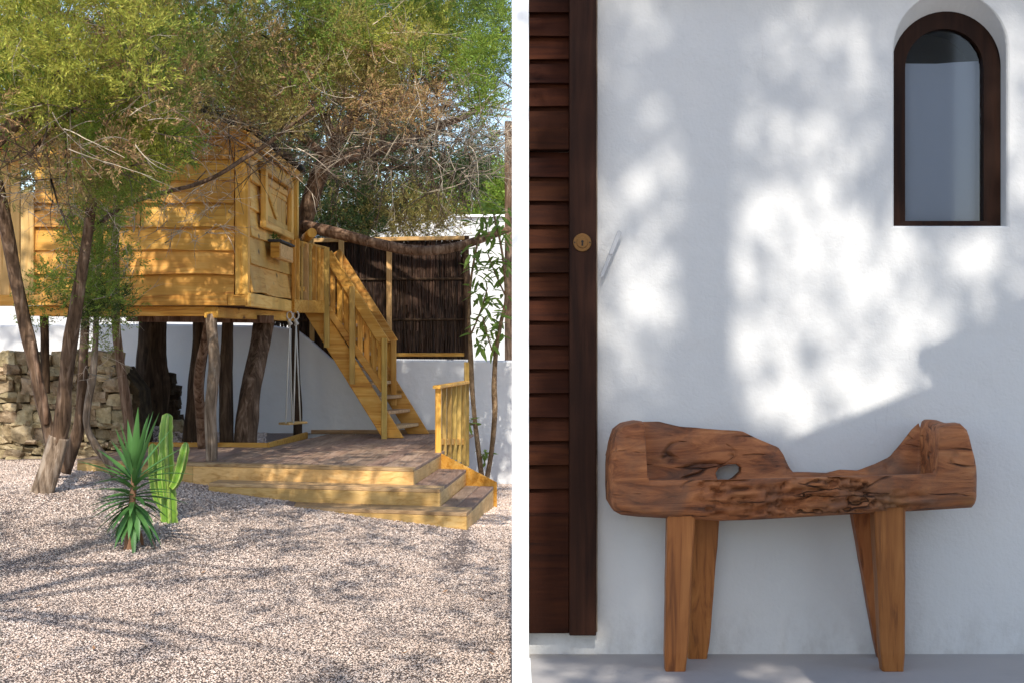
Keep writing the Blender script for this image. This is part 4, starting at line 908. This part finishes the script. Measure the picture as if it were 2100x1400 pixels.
cr.add('twig_dead', twig_mesh(ell(720, 245, 300, 100, 10.6, 13.4, 270), .25, .65, .0033, .3, 4)); cr.add('twig_dead', twig_mesh(ell(980, 260, 75, 130, 10.8, 13, 130), .25, .6, .004, .3, 4)); cr.add('twig_dead', twig_mesh(ell(390, 320, 110, 90, 10.8, 12.1, 70), .2, .45, .003, .3, 4)); cr.add('twig_dead', twig_mesh(ell(560, 90, 330, 110, 10.6, 12.6, 80), .25, .6, .0033))
cr.add('twig_brown', twig_mesh(ell(680, 210, 330, 150, 11, 14, 320), .3, .8, .0055, .3, 4)); cr.add('twig_brown', twig_mesh(ell(830, 330, 180, 70, 13, 14.5, 90), .3, .7, .005))
addc('leaf_green', (600, -190, 600, 170, 10.5, 15., 34), .28, 26, L=.15, ll=.06, lw=.011); addc('leaf_olive', (600, -190, 600, 170, 10.5, 15., 16), .28, 24, L=.15, ll=.06, lw=.011)
cr.build(j2, NM)

# dark tree standing behind the fence
j3 = thing('dark_pine', 'dark shaded pine standing behind the brushwood fence', 'tree', (X_(744, 18), 18, -.03))
trunk('trunk', [(742, 980, 18, 14), (743, 700, 18, 13), (745, 490, 18, 11), (749, 400, 18, 9), (757, 345, 17.9, 9), (785, 290, 17.7, 7), (800, 150, 17.5, 4)], 'bark_dark', 12, 7, .1, .2, 6, j3)
for pts in ([(752, 452, 18, 5), (795, 438, 17.9, 6), (822, 417, 17.8, 5), (850, 395, 17.7, 4), (862, 375, 17.7, 3)], [(818, 420, 17.8, 4), (832, 395, 17.7, 3), (850, 370, 17.6, 2.5)], [(755, 350, 17.9, 6), (830, 345, 17.8, 5), (900, 350, 17.6, 4), (950, 385, 17.5, 2.5), (990, 385, 17.5, 2)], [(750, 400, 18, 5), (690, 380, 18, 4), (640, 390, 18, 3)]):
    trunk('limb', pts, 'bark_dark', 8, 6, .1, .1, 5, j3)
cr = Crown()
lf = dict(L=.13, k=11, ll=.055, lw=.006)
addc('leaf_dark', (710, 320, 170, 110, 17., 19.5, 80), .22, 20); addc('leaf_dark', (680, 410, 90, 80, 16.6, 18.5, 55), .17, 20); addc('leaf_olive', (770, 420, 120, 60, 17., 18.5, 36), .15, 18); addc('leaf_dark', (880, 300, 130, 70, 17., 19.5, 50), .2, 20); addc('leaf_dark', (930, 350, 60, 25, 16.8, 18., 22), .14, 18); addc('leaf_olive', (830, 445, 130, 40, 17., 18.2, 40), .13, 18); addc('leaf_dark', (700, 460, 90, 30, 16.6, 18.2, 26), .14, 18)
cr.add('twig_brown', twig_mesh(ell(800, 400, 180, 90, 17, 18.6, 160), .3, .8, .006)); cr.add('twig_brown', twig_mesh(ell(860, 465, 110, 30, 17., 17.8, 24), .2, .5, .004))
cr.build(j3, NM)
j4 = thing('sunny_tree', 'bright yellow green tree glowing in the sun beyond the neighbour house wall', 'tree', (X_(960, 31), 31, -.03))
trunk('trunk', [(960, 830, 31, 12), (958, 600, 31, 11), (955, 440, 31, 8), (950, 340, 31, 4)], 'bark_brown', 10, 6, .1, .15, 6, j4)
cr = Crown(); lf = dict(L=.22, k=11, ll=.10, lw=.014)
addc('leaf_lime', (955, 410, 120, 55, 29.5, 32, 70), .34, 20); addc('leaf_green', (960, 400, 130, 70, 30.5, 33, 40), .38, 20); addc('leaf_lime', (1030, 370, 40, 50, 29, 31, 16), .3, 18)
cr.build(j4, NM)
# far evergreens closing the gaps on the left behind the playhouse
for i, (px, D, hgt, lab) in enumerate(((120, 27, 330, 'dark evergreen tree far behind the playhouse roof beside the pale house'), (420, 29, 300, 'tall dark evergreen tree directly behind the playhouse roof ridge'), (680, 33, 260, 'distant dark evergreen tree seen behind the leaning juniper trunk'))):
    t_ = thing('evergreen_tree', lab, 'tree', (X_(px, D), D, -.03)); py0 = 700+1.43*F/D
    trunk('trunk', [(px, py0, D, 14), (px, 500, D, 12), (px+5, 300, D, 7), (px+8, 120, D, 4)], 'bark_dark', 10, 6, .1, .15, 6, t_)
    cr = Crown(); lf = dict(L=.24, k=10, ll=.12, lw=.018); addc('leaf_dark', (px, 250, 200, 190, D-1.4, D+1.4, 90), .5, 20); addc('leaf_olive', (px, 220, 190, 180, D-1.6, D, 40), .45, 18); cr.build(t_, NM)

# post behind the wall at the right
o = bar('timber_post', at(1043, 760, 17.), at(1043, 250, 17.), .09, .09, 'bark_brown', None, (0, 1, 0)); tag(o, 'weathered square timber post behind the white garden wall', 'post')

# ------------------------------------------------------------------ oleander with two bare stems
ol = thing('oleander_shrub', 'leggy shrub with two knobbly stems and lance leaves by the wall', 'shrub', ong(995, 982))
DO = 14.7
trunk('stem', [(988, 978, DO, 5.5), (980, 915, DO, 5.5), (973, 850, DO, 5.5), (967, 780, DO, 5), (964, 700, DO, 4.5), (962, 640, DO, 3.5), (968, 560, DO, 2.5), (985, 470, DO, 2)], 'stem_bark', 9, 7, .22, .2, 5, ol)
trunk('stem', [(998, 980, DO-.05, 5.5), (1008, 925, DO-.05, 5.5), (1015, 850, DO-.05, 5.5), (1014, 790, DO-.05, 5.5), (1017, 725, DO-.05, 5), (1028, 660, DO-.05, 4), (1038, 610, DO-.05, 3.5), (1030, 520, DO-.05, 2.5), (1010, 430, DO-.05, 2)], 'stem_bark', 9, 7, .22, .2, 5, ol)
for pts in ([(964, 690, DO, 2), (985, 640, DO-.1, 1.6), (1000, 590, DO-.15, 1.2)], [(1015, 735, DO-.05, 2), (1000, 690, DO-.15, 1.5), (990, 650, DO-.15, 1.2)], [(1038, 610, DO, 2), (1015, 560, DO, 1.6), (1000, 520, DO, 1.2)], [(975, 870, DO, 1.6), (965, 868, DO-.1, 1.2), (960, 862, DO-.1, 1.)], [(985, 940, DO, 1.6), (993, 930, DO-.05, 1.2)]):
    trunk('branchlet', pts, 'stem_bark', 6, 5, .1, .1, 4, ol)
bm_l = [(-.0, 0, 0), (.013, .03, .006), (.017, .06, .006), (.011, .10, 0), (0, .13, -.008), (-.011, .10, 0), (-.017, .06, .006), (-.013, .03, .006), (0, .03, 0), (0, .06, 0), (0, .10, -.004)]
lm = bpy.data.meshes.new('leaf'); lm.from_pydata(bm_l, [], [[0, 1, 8], [1, 2, 9, 8], [2, 3, 10, 9], [3, 4, 10], [0, 8, 7], [8, 9, 6, 7], [9, 10, 5, 6], [10, 4, 5]]); lm.materials.append(MT['leaf_oleander'])
def leaves(cx, cy, rx, ry, n, sc=1.):
    for i in range(n):
        a, b = random.gauss(0, .5), random.gauss(0, .5); p = at(cx+a*rx, cy+b*ry, DO+random.uniform(-.25, .2))
        o = bpy.data.objects.new('leaf', lm); C.objects.link(o); o.parent = ol; o.location = p-WL[ol.name]
        o.rotation_euler = (random.uniform(-1.2, .5), random.uniform(-.6, .6), random.uniform(0, 6.28)); s = sc*random.uniform(.85, 1.45); o.scale = (s, s, s)
leaves(1000, 450, 42, 45, 60); leaves(985, 560, 32, 60, 66); leaves(1010, 640, 36, 55, 66); leaves(1030, 520, 25, 70, 40); leaves(1000, 690, 28, 28, 24); leaves(962, 868, 18, 25, 20, .85); leaves(992, 932, 14, 14, 11, .8)

# ------------------------------------------------------------------ yucca and columnar cactus
yb_ = ong(262, 1124); DY = yb_.y; sc_ = DY/F
yu = thing('yucca_plant', 'spiky green yucca rosette growing from the gravel beside a column cactus', 'yucca', yb_)
ytop = at(276, 960, DY); ycen = at(272, 1000, DY)
V, Fc = tube(spline([yb_-Vector((0, 0, .03)), at(266, 1080, DY), at(271, 1030, DY), ytop], 5), list(np.linspace(.032, .018, 16)), 10, .15, 3., .1); obj('stem', V, Fc, 'yucca_dry', yu, True)
def blade(p, d, L, w, bend, m='yucca_leaf'):
    n = 8; d = d.normalized(); sd = d.cross(Vector((0, 0, 1))); 
    if sd.length < .05: sd = Vector((1, 0, 0))
    sd.normalize(); nrm = sd.cross(d); V = []; q = Vector(p)
    for i in range(n+1):
        t = i/n; ww = w*(.55+1.3*t if t < .35 else 1.0*(1-((t-.35)/.65)**1.7)) + .0006
        V += [q+sd*ww+nrm*ww*.35, q, q-sd*ww+nrm*ww*.35]
        d = (d+Vector((0, 0, -bend/n))).normalized(); q = q+d*L/n; nrm = sd.cross(d)
    Fc = []
    for i in range(n): a = i*3; Fc += [[a, a+1, a+4, a+3], [a+1, a+2, a+5, a+4]]
    return obj('leaf', V, Fc, m, yu, True)
# leaves aimed at places seen in the photograph, depth spread round the stem
tips = [(283, 838), (305, 850), (313, 846), (325, 848), (247, 868), (238, 880), (262, 862), (296, 870), (200, 920), (160, 944), (372, 918), (395, 968), (370, 990), (385, 1030), (188, 990), (176, 1002), (195, 1022), (172, 1040), (186, 1062), (355, 1008), (345, 1062), (300, 860), (218, 1092), (190, 1096), (236, 1122), (262, 1132), (328, 1114), (340, 1040), (250, 1100), (285, 1108), (350, 880), (230, 905), (362, 950), (212, 950), (300, 1090)]
for i, (tx, ty) in enumerate(tips):
    up = (1000-ty)/160.; org_y = 985 if ty < 1000 else 1015+ (ty-1000)*.15
    o_ = at(275+random.uniform(-3, 3), min(org_y, 1050), DY); tgt = at(tx, ty, DY+random.uniform(-.22, .22) * (1-abs(up)*.5))
    d = tgt-o_; L = d.length; bend = .15 if up > .3 else .45
    d2 = d.normalized()+Vector((0, 0, bend*.5)); blade(o_, d2, L*1.03, random.uniform(.020, .028), bend)
for i in range(46):
    a = i*2.4+random.uniform(-.3, .3); t_ = i/46; o_ = at(271+4*(1-t_), 990+75*t_, DY); el = .9-1.9*t_
    blade(o_, Vector((math.cos(a), math.sin(a), el)), random.uniform(.20, .30), random.uniform(.015, .021), .35+.5*t_, 'yucca_leaf' if (i < 40 or i % 3) else 'yucca_dry')
cb_ = ong(347, 1070); DC = cb_.y
ca = thing('column_cactus', 'bright green ribbed column cactus with upright arms standing behind the yucca', 'cactus', cb_)
def column(name, pts, nrib=4, rot=.3):
    P = spline([at(a, b, DC+dd) for a, b, dd, r in pts], 8); rr = []
    for i in range(len(pts)-1):
        for k in range(8): t = k/8; rr.append((pts[i][3]*(1-t)+pts[i+1][3]*t)*DC/F)
    rr.append(pts[-1][3]*DC/F)
    m_ = nrib*8; V = []; n = len(P); s = 0; mats = []; Fc = []
    for i, p in enumerate(P):
        if i: s += (P[i]-P[i-1]).length
        tt = (P[min(i+1, n-1)]-P[max(i-1, 0)]).normalized(); a = Vector((1, 0, 0)); a = (a-tt*a.dot(tt)).normalized(); b = tt.cross(a)
        close = min(1., ((n-1-i)+.35)/3.5)**.5
        for k in range(m_):
            th_ = rot+2*math.pi*k/m_; ph = (k % 8)/8.; rib = abs(ph-.5)*2     # 1 at the rib crest
            r = rr[i]*close*(.50+.55*rib**1.3)*(1+.06*math.sin(s*95)*(rib > .8)); V.append(p+a*(r*math.cos(th_))+b*(r*math.sin(th_)))
    for i in range(n-1):
        for k in range(m_): k2 = (k+1) % m_; Fc.append([i*m_+k, i*m_+k2, (i+1)*m_+k2, (i+1)*m_+k]); mats.append(1 if (k % 8) in (0, 7) else 0)
    Fc.append(list(range((n-1)*m_, n*m_))); mats.append(1); Fc.append(list(range(m_))[::-1]); mats.append(0)
    o = obj(name, V, Fc, ['cactus_green', 'cactus_rib'], ca, False); o.data.polygons.foreach_set('material_index', mats); return o
column('column', [(347, 1076, 0, 17), (345, 1020, 0, 16), (342, 960, 0, 15), (340, 900, 0, 13.5), (342, 865, 0, 12), (344, 847, 0, 8)])
column('arm', [(352, 1000, -.04, 7), (362, 985, -.04, 10), (371, 955, -.04, 11), (378, 925, -.04, 10), (381, 906, -.04, 6)], 4, .6)
column('arm', [(335, 1040, .03, 8), (323, 1010, .04, 12), (317, 970, .04, 12), (314, 930, .04, 10), (313, 908, .04, 6)], 4, .1)
column('arm', [(336, 1020, -.07, 7), (331, 985, -.08, 8), (330, 950, -.08, 7), (330, 927, -.08, 4)], 4, .4)

# ------------------------------------------------------------------ loose gravel
def pebbles(n, gen, s0, s1, name, zf):
    pts = gen(n); m_ = len(pts); base = np.array([[1, 0, 0], [0, 1, 0], [-1, 0, 0], [0, -1, 0], [0, 0, 1], [0, 0, -.6]], dtype=float)
    V = base[None]*np.stack([rng.uniform(.7, 1.35, (m_, 6)), rng.uniform(.7, 1.35, (m_, 6)), rng.uniform(.22, .5, (m_, 6))], axis=2) + rng.normal(scale=.18, size=(m_, 6, 3))
    a = rng.uniform(0, 6.283, m_); c, s = np.cos(a)[:, None], np.sin(a)[:, None]; x, y = V[..., 0].copy(), V[..., 1].copy(); V[..., 0] = x*c-y*s; V[..., 1] = x*s+y*c
    tl = rng.normal(scale=.35, size=(m_, 1)); x, z = V[..., 0].copy(), V[..., 2].copy(); V[..., 0] = x*np.cos(tl)-z*np.sin(tl); V[..., 2] = x*np.sin(tl)+z*np.cos(tl)
    sz = (s0+(s1-s0)*rng.uniform(0, 1, m_)**2.2)[:, None, None]*np.clip(pts[:, 1]/8., 1., 1.5)[:, None, None]; V = V*sz+pts[:, None, :]; V[..., 2] += sz[..., 0]*.2
    f = np.array([[0, 1, 4], [1, 2, 4], [2, 3, 4], [3, 0, 4], [1, 0, 5], [2, 1, 5], [3, 2, 5], [0, 3, 5]]); Fq = (np.arange(m_)[:, None, None]*6+f[None]).reshape(-1, 3)
    o = obj(name, V.reshape(-1, 3), Fq, 'pebble'); o['kind'] = 'stuff'; return o
front_a, front_b = Ln[0], Cn[0]
GZT = {}
def gen_front(n):
    out = []
    while len(out) < n:
        Y = 5.4+(13.6-5.4)*random.random()**.9; X = random.uniform(-.37*Y-.3, .0 if Y > 7.1 or True else 0)
        if Y < 7.0 and X > -.004: continue
        if random.random() > (8.0/max(Y, 7.0))**1.2: continue
        # keep clear of the deck
        if Y > 10.6:
            p = Vector((X, Y, 0)); ok = True
            for k in range(3):
                a, c, s = Ln[k], Cn[k], Sn[k]
                if (c.x-a.x)*(Y-a.y)-(c.y-a.y)*(X-a.x) > .0 and (s.x-c.x)*(Y-c.y)-(s.y-c.y)*(X-c.x) > 0 and X > a.x-.02 and Y < 13.3: ok = False
            if not ok: continue
            if X < -2.9 and Y > 13.5: continue
        out.append((X, Y, gz(X, Y)))
    return np.array(out)
pebbles(175000, gen_front, .0034, .0085, 'gravel', None)
def gen_side(n):
    out = []
    while len(out) < n:
        Y = random.uniform(11., 15.9); X = random.uniform(-.55, .02)
        s = Sn[2]; c = Cn[2]
        if Y < 13.1 and (s.x-c.x)*(Y-c.y)-(s.y-c.y)*(X-c.x) > 0: continue
        if Y >= 13.0 and X < -.42: continue
        out.append((X, Y, gz(X, Y)))
    return np.array(out)
pebbles(6000, gen_side, .006, .013, 'gravel', None)
def gen_bed(n):
    out = []
    while len(out) < n:
        Y = random.uniform(13.9, 15.9); X = random.uniform(-4.9, -2.0)
        px = 1050+X*F/Y
        if px > 545: continue
        if (bed[1].x-bed[0].x)*(Y-.04-bed[0].y)-(bed[1].y-bed[0].y)*(X-bed[0].x) < 0: continue
        out.append((X, Y, ZD+.005+ .12*sstep((470-px)/150)*sstep((Y-14.)/1.)))
    return np.array(out)
pebbles(9000, gen_bed, .007, .016, 'bed_gravel', None)
# fallen leaves and bits on the gravel
for i in range(26):
    px, py = random.uniform(20, 1030), random.uniform(1110, 1390); p = ong(px, py)+Vector((0, 0, .012)); a = random.uniform(0, 6.28); d = Vector((math.cos(a), math.sin(a), .15))*random.uniform(.012, .03); s_ = Vector((-d.y, d.x, .01))*.35
    o = obj('fallen_leaf', [p-d, p+s_, p+d+Vector((0, 0, .006)), p-s_+Vector((0, 0, .004))], [[0, 1, 2, 3]], 'leaf_dry' if i % 3 else 'bark_dark'); tag(o, 'small dry fallen leaf lying on the pale gravel', 'leaf', 'fallen leaves on the gravel')

# ------------------------------------------------------------------ trees outside the frame and an added wall that shade the place
def sunward(p, d):          # from p towards the sun until d metres nearer the camera side (along -Y)
    return Vector(p)+TOSUN*(d/-TOSUN.y)
def inb(px, py, L, g=0.): return any(((px-a)/(c+g))**2+((py-b)/(d+g))**2 < 1 for a, b, c, d in L)
# unseen wall added right of the frame, outline shaped to throw the hard shadow
pd_ = 2.4
edge = [(1614, 900), (1760, 845), (1914, 786), (1922, 778), (1914, 772), (1924, 764), (1912, 757), (1908, 745), (1890, 738), (1880, 724), (1888, 712), (1920, 700), (2052, 652), (2082, 624), (2110, 596), (2200, 560), (2420, 500)]
low = [sunward(at(a, b, DW), pd_) for a, b in edge]
cp = thing('shadow_wall', 'tall white unseen wall on the terrace, its top edge shaped to cast the hard shadow', 'wall', (2.2, DW-pd_-.05, ZT))
x0_ = low[0].x; x1_ = low[-1].x
V, Fc = extrude(low+[Vector((x1_, low[0].y, ZT-.01)), Vector((x0_, low[0].y, ZT-.01))], Vector((0, -.05, 0))); fixn(obj('shadow_wall_slab', V, Fc, 'white_plaster', cp))

pine = thing('tall_pine', 'tall pine behind the viewer whose dappled shade falls on the white wall', 'tree', (0, 0, 0))
dpin = 7.5
tr = [sunward(at(a, b, DW), dpin) for a, b in ((1436, 1000), (1440, 850), (1448, 700), (1456, 550), (1464, 400), (1474, 250), (1485, 60), (1490, -300))]
base = Vector((tr[0].x-.1, tr[0].y, 0.)); pine.location = base; WL[pine.name] = base
P = spline([base, Vector((base.x+.02, base.y, tr[0].z*.5))]+tr, 5); V, Fc = tube(P, list(np.linspace(.13, .055, len(P))), 12, .08, 2., .1); obj('trunk', V, Fc, 'bark_brown', pine, True)
BR = [(1320, 30, 75, 40), (1295, 185, 70, 32), (1665, 90, 115, 38), (1745, 205, 70, 34), (1350, 325, 85, 45), (1320, 410, 95, 38), (1545, 300, 55, 30), (1610, 285, 60, 30), (1690, 340, 75, 40), (1610, 430, 110, 70), (1560, 560, 90, 110), (1660, 570, 100, 70), (1560, 690, 95, 75), (1700, 720, 90, 70), (1790, 640, 70, 60), (1880, 590, 120, 60), (1985, 560, 110, 70), (1760, 500, 80, 40), (1300, 540, 90, 60), (1320, 680, 70, 40), (1260, 760, 45, 70), (1720, 830, 150, 40), (1830, 700, 60, 50), (1450, 850, 60, 18), (1880, 740, 90, 60), (2080, 300, 60, 200), (2060, 520, 60, 80), (1990, 590, 120, 90), (1700, 800, 170, 60), (1820, 740, 100, 70), (1300, 600, 95, 130), (1310, 470, 90, 60), (2075, 250, 50, 260), (1640, 880, 90, 30), (1065, 300, 26, 500), (1065, 1000, 26, 500)]
cs = []
for i in range(14000):
    px, py = random.uniform(1040, 2140), random.uniform(-120, 1400)
    if inb(px, py, BR, 8.) and random.random() > .26: continue
    if px < 1125: continue
    p = .60
    if 1480 < px < 1900 and 380 < py < 880: p = .30
    if 1500 < px < 1800 and py < 300: p = .42
    if py > 880: p = .1 if px > 1640 else .8
    if random.random() < p*.42: cs.append(tuple(sunward(at(px, py, DW), dpin+random.uniform(-.8, .8))))
for i in range(1100):
    cs.append(tuple(sunward(onz(random.uniform(1125, 2140), random.uniform(1341, 1640), ZT), dpin-1.2+random.uniform(-.8, .4))))
cr = Crown(); cr.add('leaf_shade', clumps(cs, .035, 3, L=.04, k=6, ll=.05, lw=.011)); cr.build(pine, NM)
lc_ = [c for c in cs if c[0] < tr[3].x-.05 and c[2] > tr[3].z] + [c for c in cs if c[2] > tr[6].z]
for i in range(9):
    c = Vector(lc_[int(i*len(lc_)/9)]); t0_ = tr[4].lerp(tr[6], random.random()); V, Fc = tube(spline([t0_, t0_.lerp(c, .5)+Vector((0, 0, .1)), c], 4), list(np.linspace(.022, .008, 9)), 6); obj('limb', V, Fc, 'bark_brown', pine, True)

# shade tree over the garden
shd = thing('shade_pine', 'broad pine beside the viewer whose crown shades the gravel yard', 'tree', (-4.6, -1.2, 0))
V, Fc = tube(spline([Vector((-4.6, -1.2, -.1)), Vector((-4.5, -1.1, 2.5)), Vector((-4.2, -.6, 4.6)), Vector((-3.4, .4, 6.4)), Vector((-2.5, 1.4, 7.4))], 6), list(np.linspace(.2, .06, 25)), 12, .08, 5., .12); obj('trunk', V, Fc, 'bark_brown', shd, True)
BG = [(120, 1200, 180, 28), (300, 1240, 160, 22), (440, 1285, 110, 18), (150, 1310, 120, 16), (400, 1365, 130, 15), (620, 1325, 70, 8), (240, 1150, 90, 8), (600, 1150, 90, 8), (720, 1130, 110, 7), (840, 1145, 90, 6), (950, 1150, 90, 7), (800, 1212, 70, 8), (700, 1322, 60, 7), (1010, 1085, 70, 16), (1000, 1050, 50, 9), (100, 1040, 120, 16), (250, 1005, 130, 26), (360, 995, 100, 20), (60, 1090, 90, 9), (420, 1330, 70, 12), (700, 1280, 50, 6), (960, 1240, 60, 6), (560, 1230, 60, 7), (900, 1330, 60, 6), (60, 1370, 80, 10)]
cs = []
for i in range(9000):
    if len(cs) > 500: break
    px, py = random.uniform(-140, 1060), random.uniform(985, 1420)**1.0
    if inb(px, py, BG): continue
    g = ong(px, py); t = (random.uniform(4.2, 6.6))/TOSUN.z
    if random.random() < (.9 if g.y > 9.3 else .55 if g.y > 8.2 else .34)*min(1., (g.y/11)**2.0+.12): cs.append(tuple(g+TOSUN*t))
cr = Crown(); cr.add('leaf_shade', clumps(cs, .07, 4, L=.09, k=6, ll=.075, lw=.012))
# dappled light on the playhouse front, the deck and the stairs
BH = [(290, 400, 40, 12), (330, 440, 60, 16), (420, 450, 60, 20), (310, 480, 50, 18), (380, 490, 60, 18), (450, 470, 30, 14), (340, 545, 70, 22), (430, 555, 50, 16), (300, 590, 60, 18), (400, 595, 70, 16), (450, 610, 50, 14), (100, 495, 45, 20), (105, 545, 35, 16), (55, 500, 22, 120), (120, 590, 50, 14), (60, 600, 40, 20), (260, 540, 30, 20)]
c2 = []
for i in range(3000):
    if len(c2) > 230: break
    px, py = random.uniform(-60, 480), random.uniform(230, 640)
    if inb(px, py, BH): continue
    c2.append(tuple(at(px, py, D0)+TOSUN*(random.uniform(2.7, 4.2)/TOSUN.z)))
BD = [(440, 970, 30, 10), (520, 975, 30, 8), (620, 980, 30, 12), (560, 955, 60, 4), (700, 1000, 40, 6), (740, 960, 70, 4), (860, 1045, 60, 6), (930, 1030, 40, 8), (600, 1000, 40, 8), (820, 1065, 40, 8), (830, 900, 60, 5)]
for i in range(3000):
    if len(c2) > 460: break
    px, py = random.uniform(380, 1050), random.uniform(720, 1085)
    if inb(px, py, BD): continue
    D = 15.5 if py < 885 else (CAMZ-ZD)*F/(py-700) if py < 960 else 11.3
    c2.append(tuple(at(px, py, D)+TOSUN*(random.uniform(4.2, 6.4)/TOSUN.z)))
for i in range(330):
    px, py = random.uniform(-80, 1056), random.uniform(636, 1000)
    if px < 340 and py > 715: continue
    c2.append(tuple(at(px, py, DG)+TOSUN*(random.uniform(5.2, 7.2)/TOSUN.z)))
cr.add('leaf_shade', clumps(c2, .10, 6, L=.12, k=7, ll=.09, lw=.018)); cr.build(shd, NM)
for i in range(12):
    c = Vector(cs[int(i*len(cs)/12)]); t0_ = Vector((-4.2, -.6, 4.6)).lerp(Vector((-2.5, 1.4, 7.4)), random.random()); V, Fc = tube(spline([t0_, t0_.lerp(c, .5)+Vector((0, 0, .2)), c], 4), list(np.linspace(.04, .012, 9)), 6); obj('limb', V, Fc, 'bark_brown', shd, True)
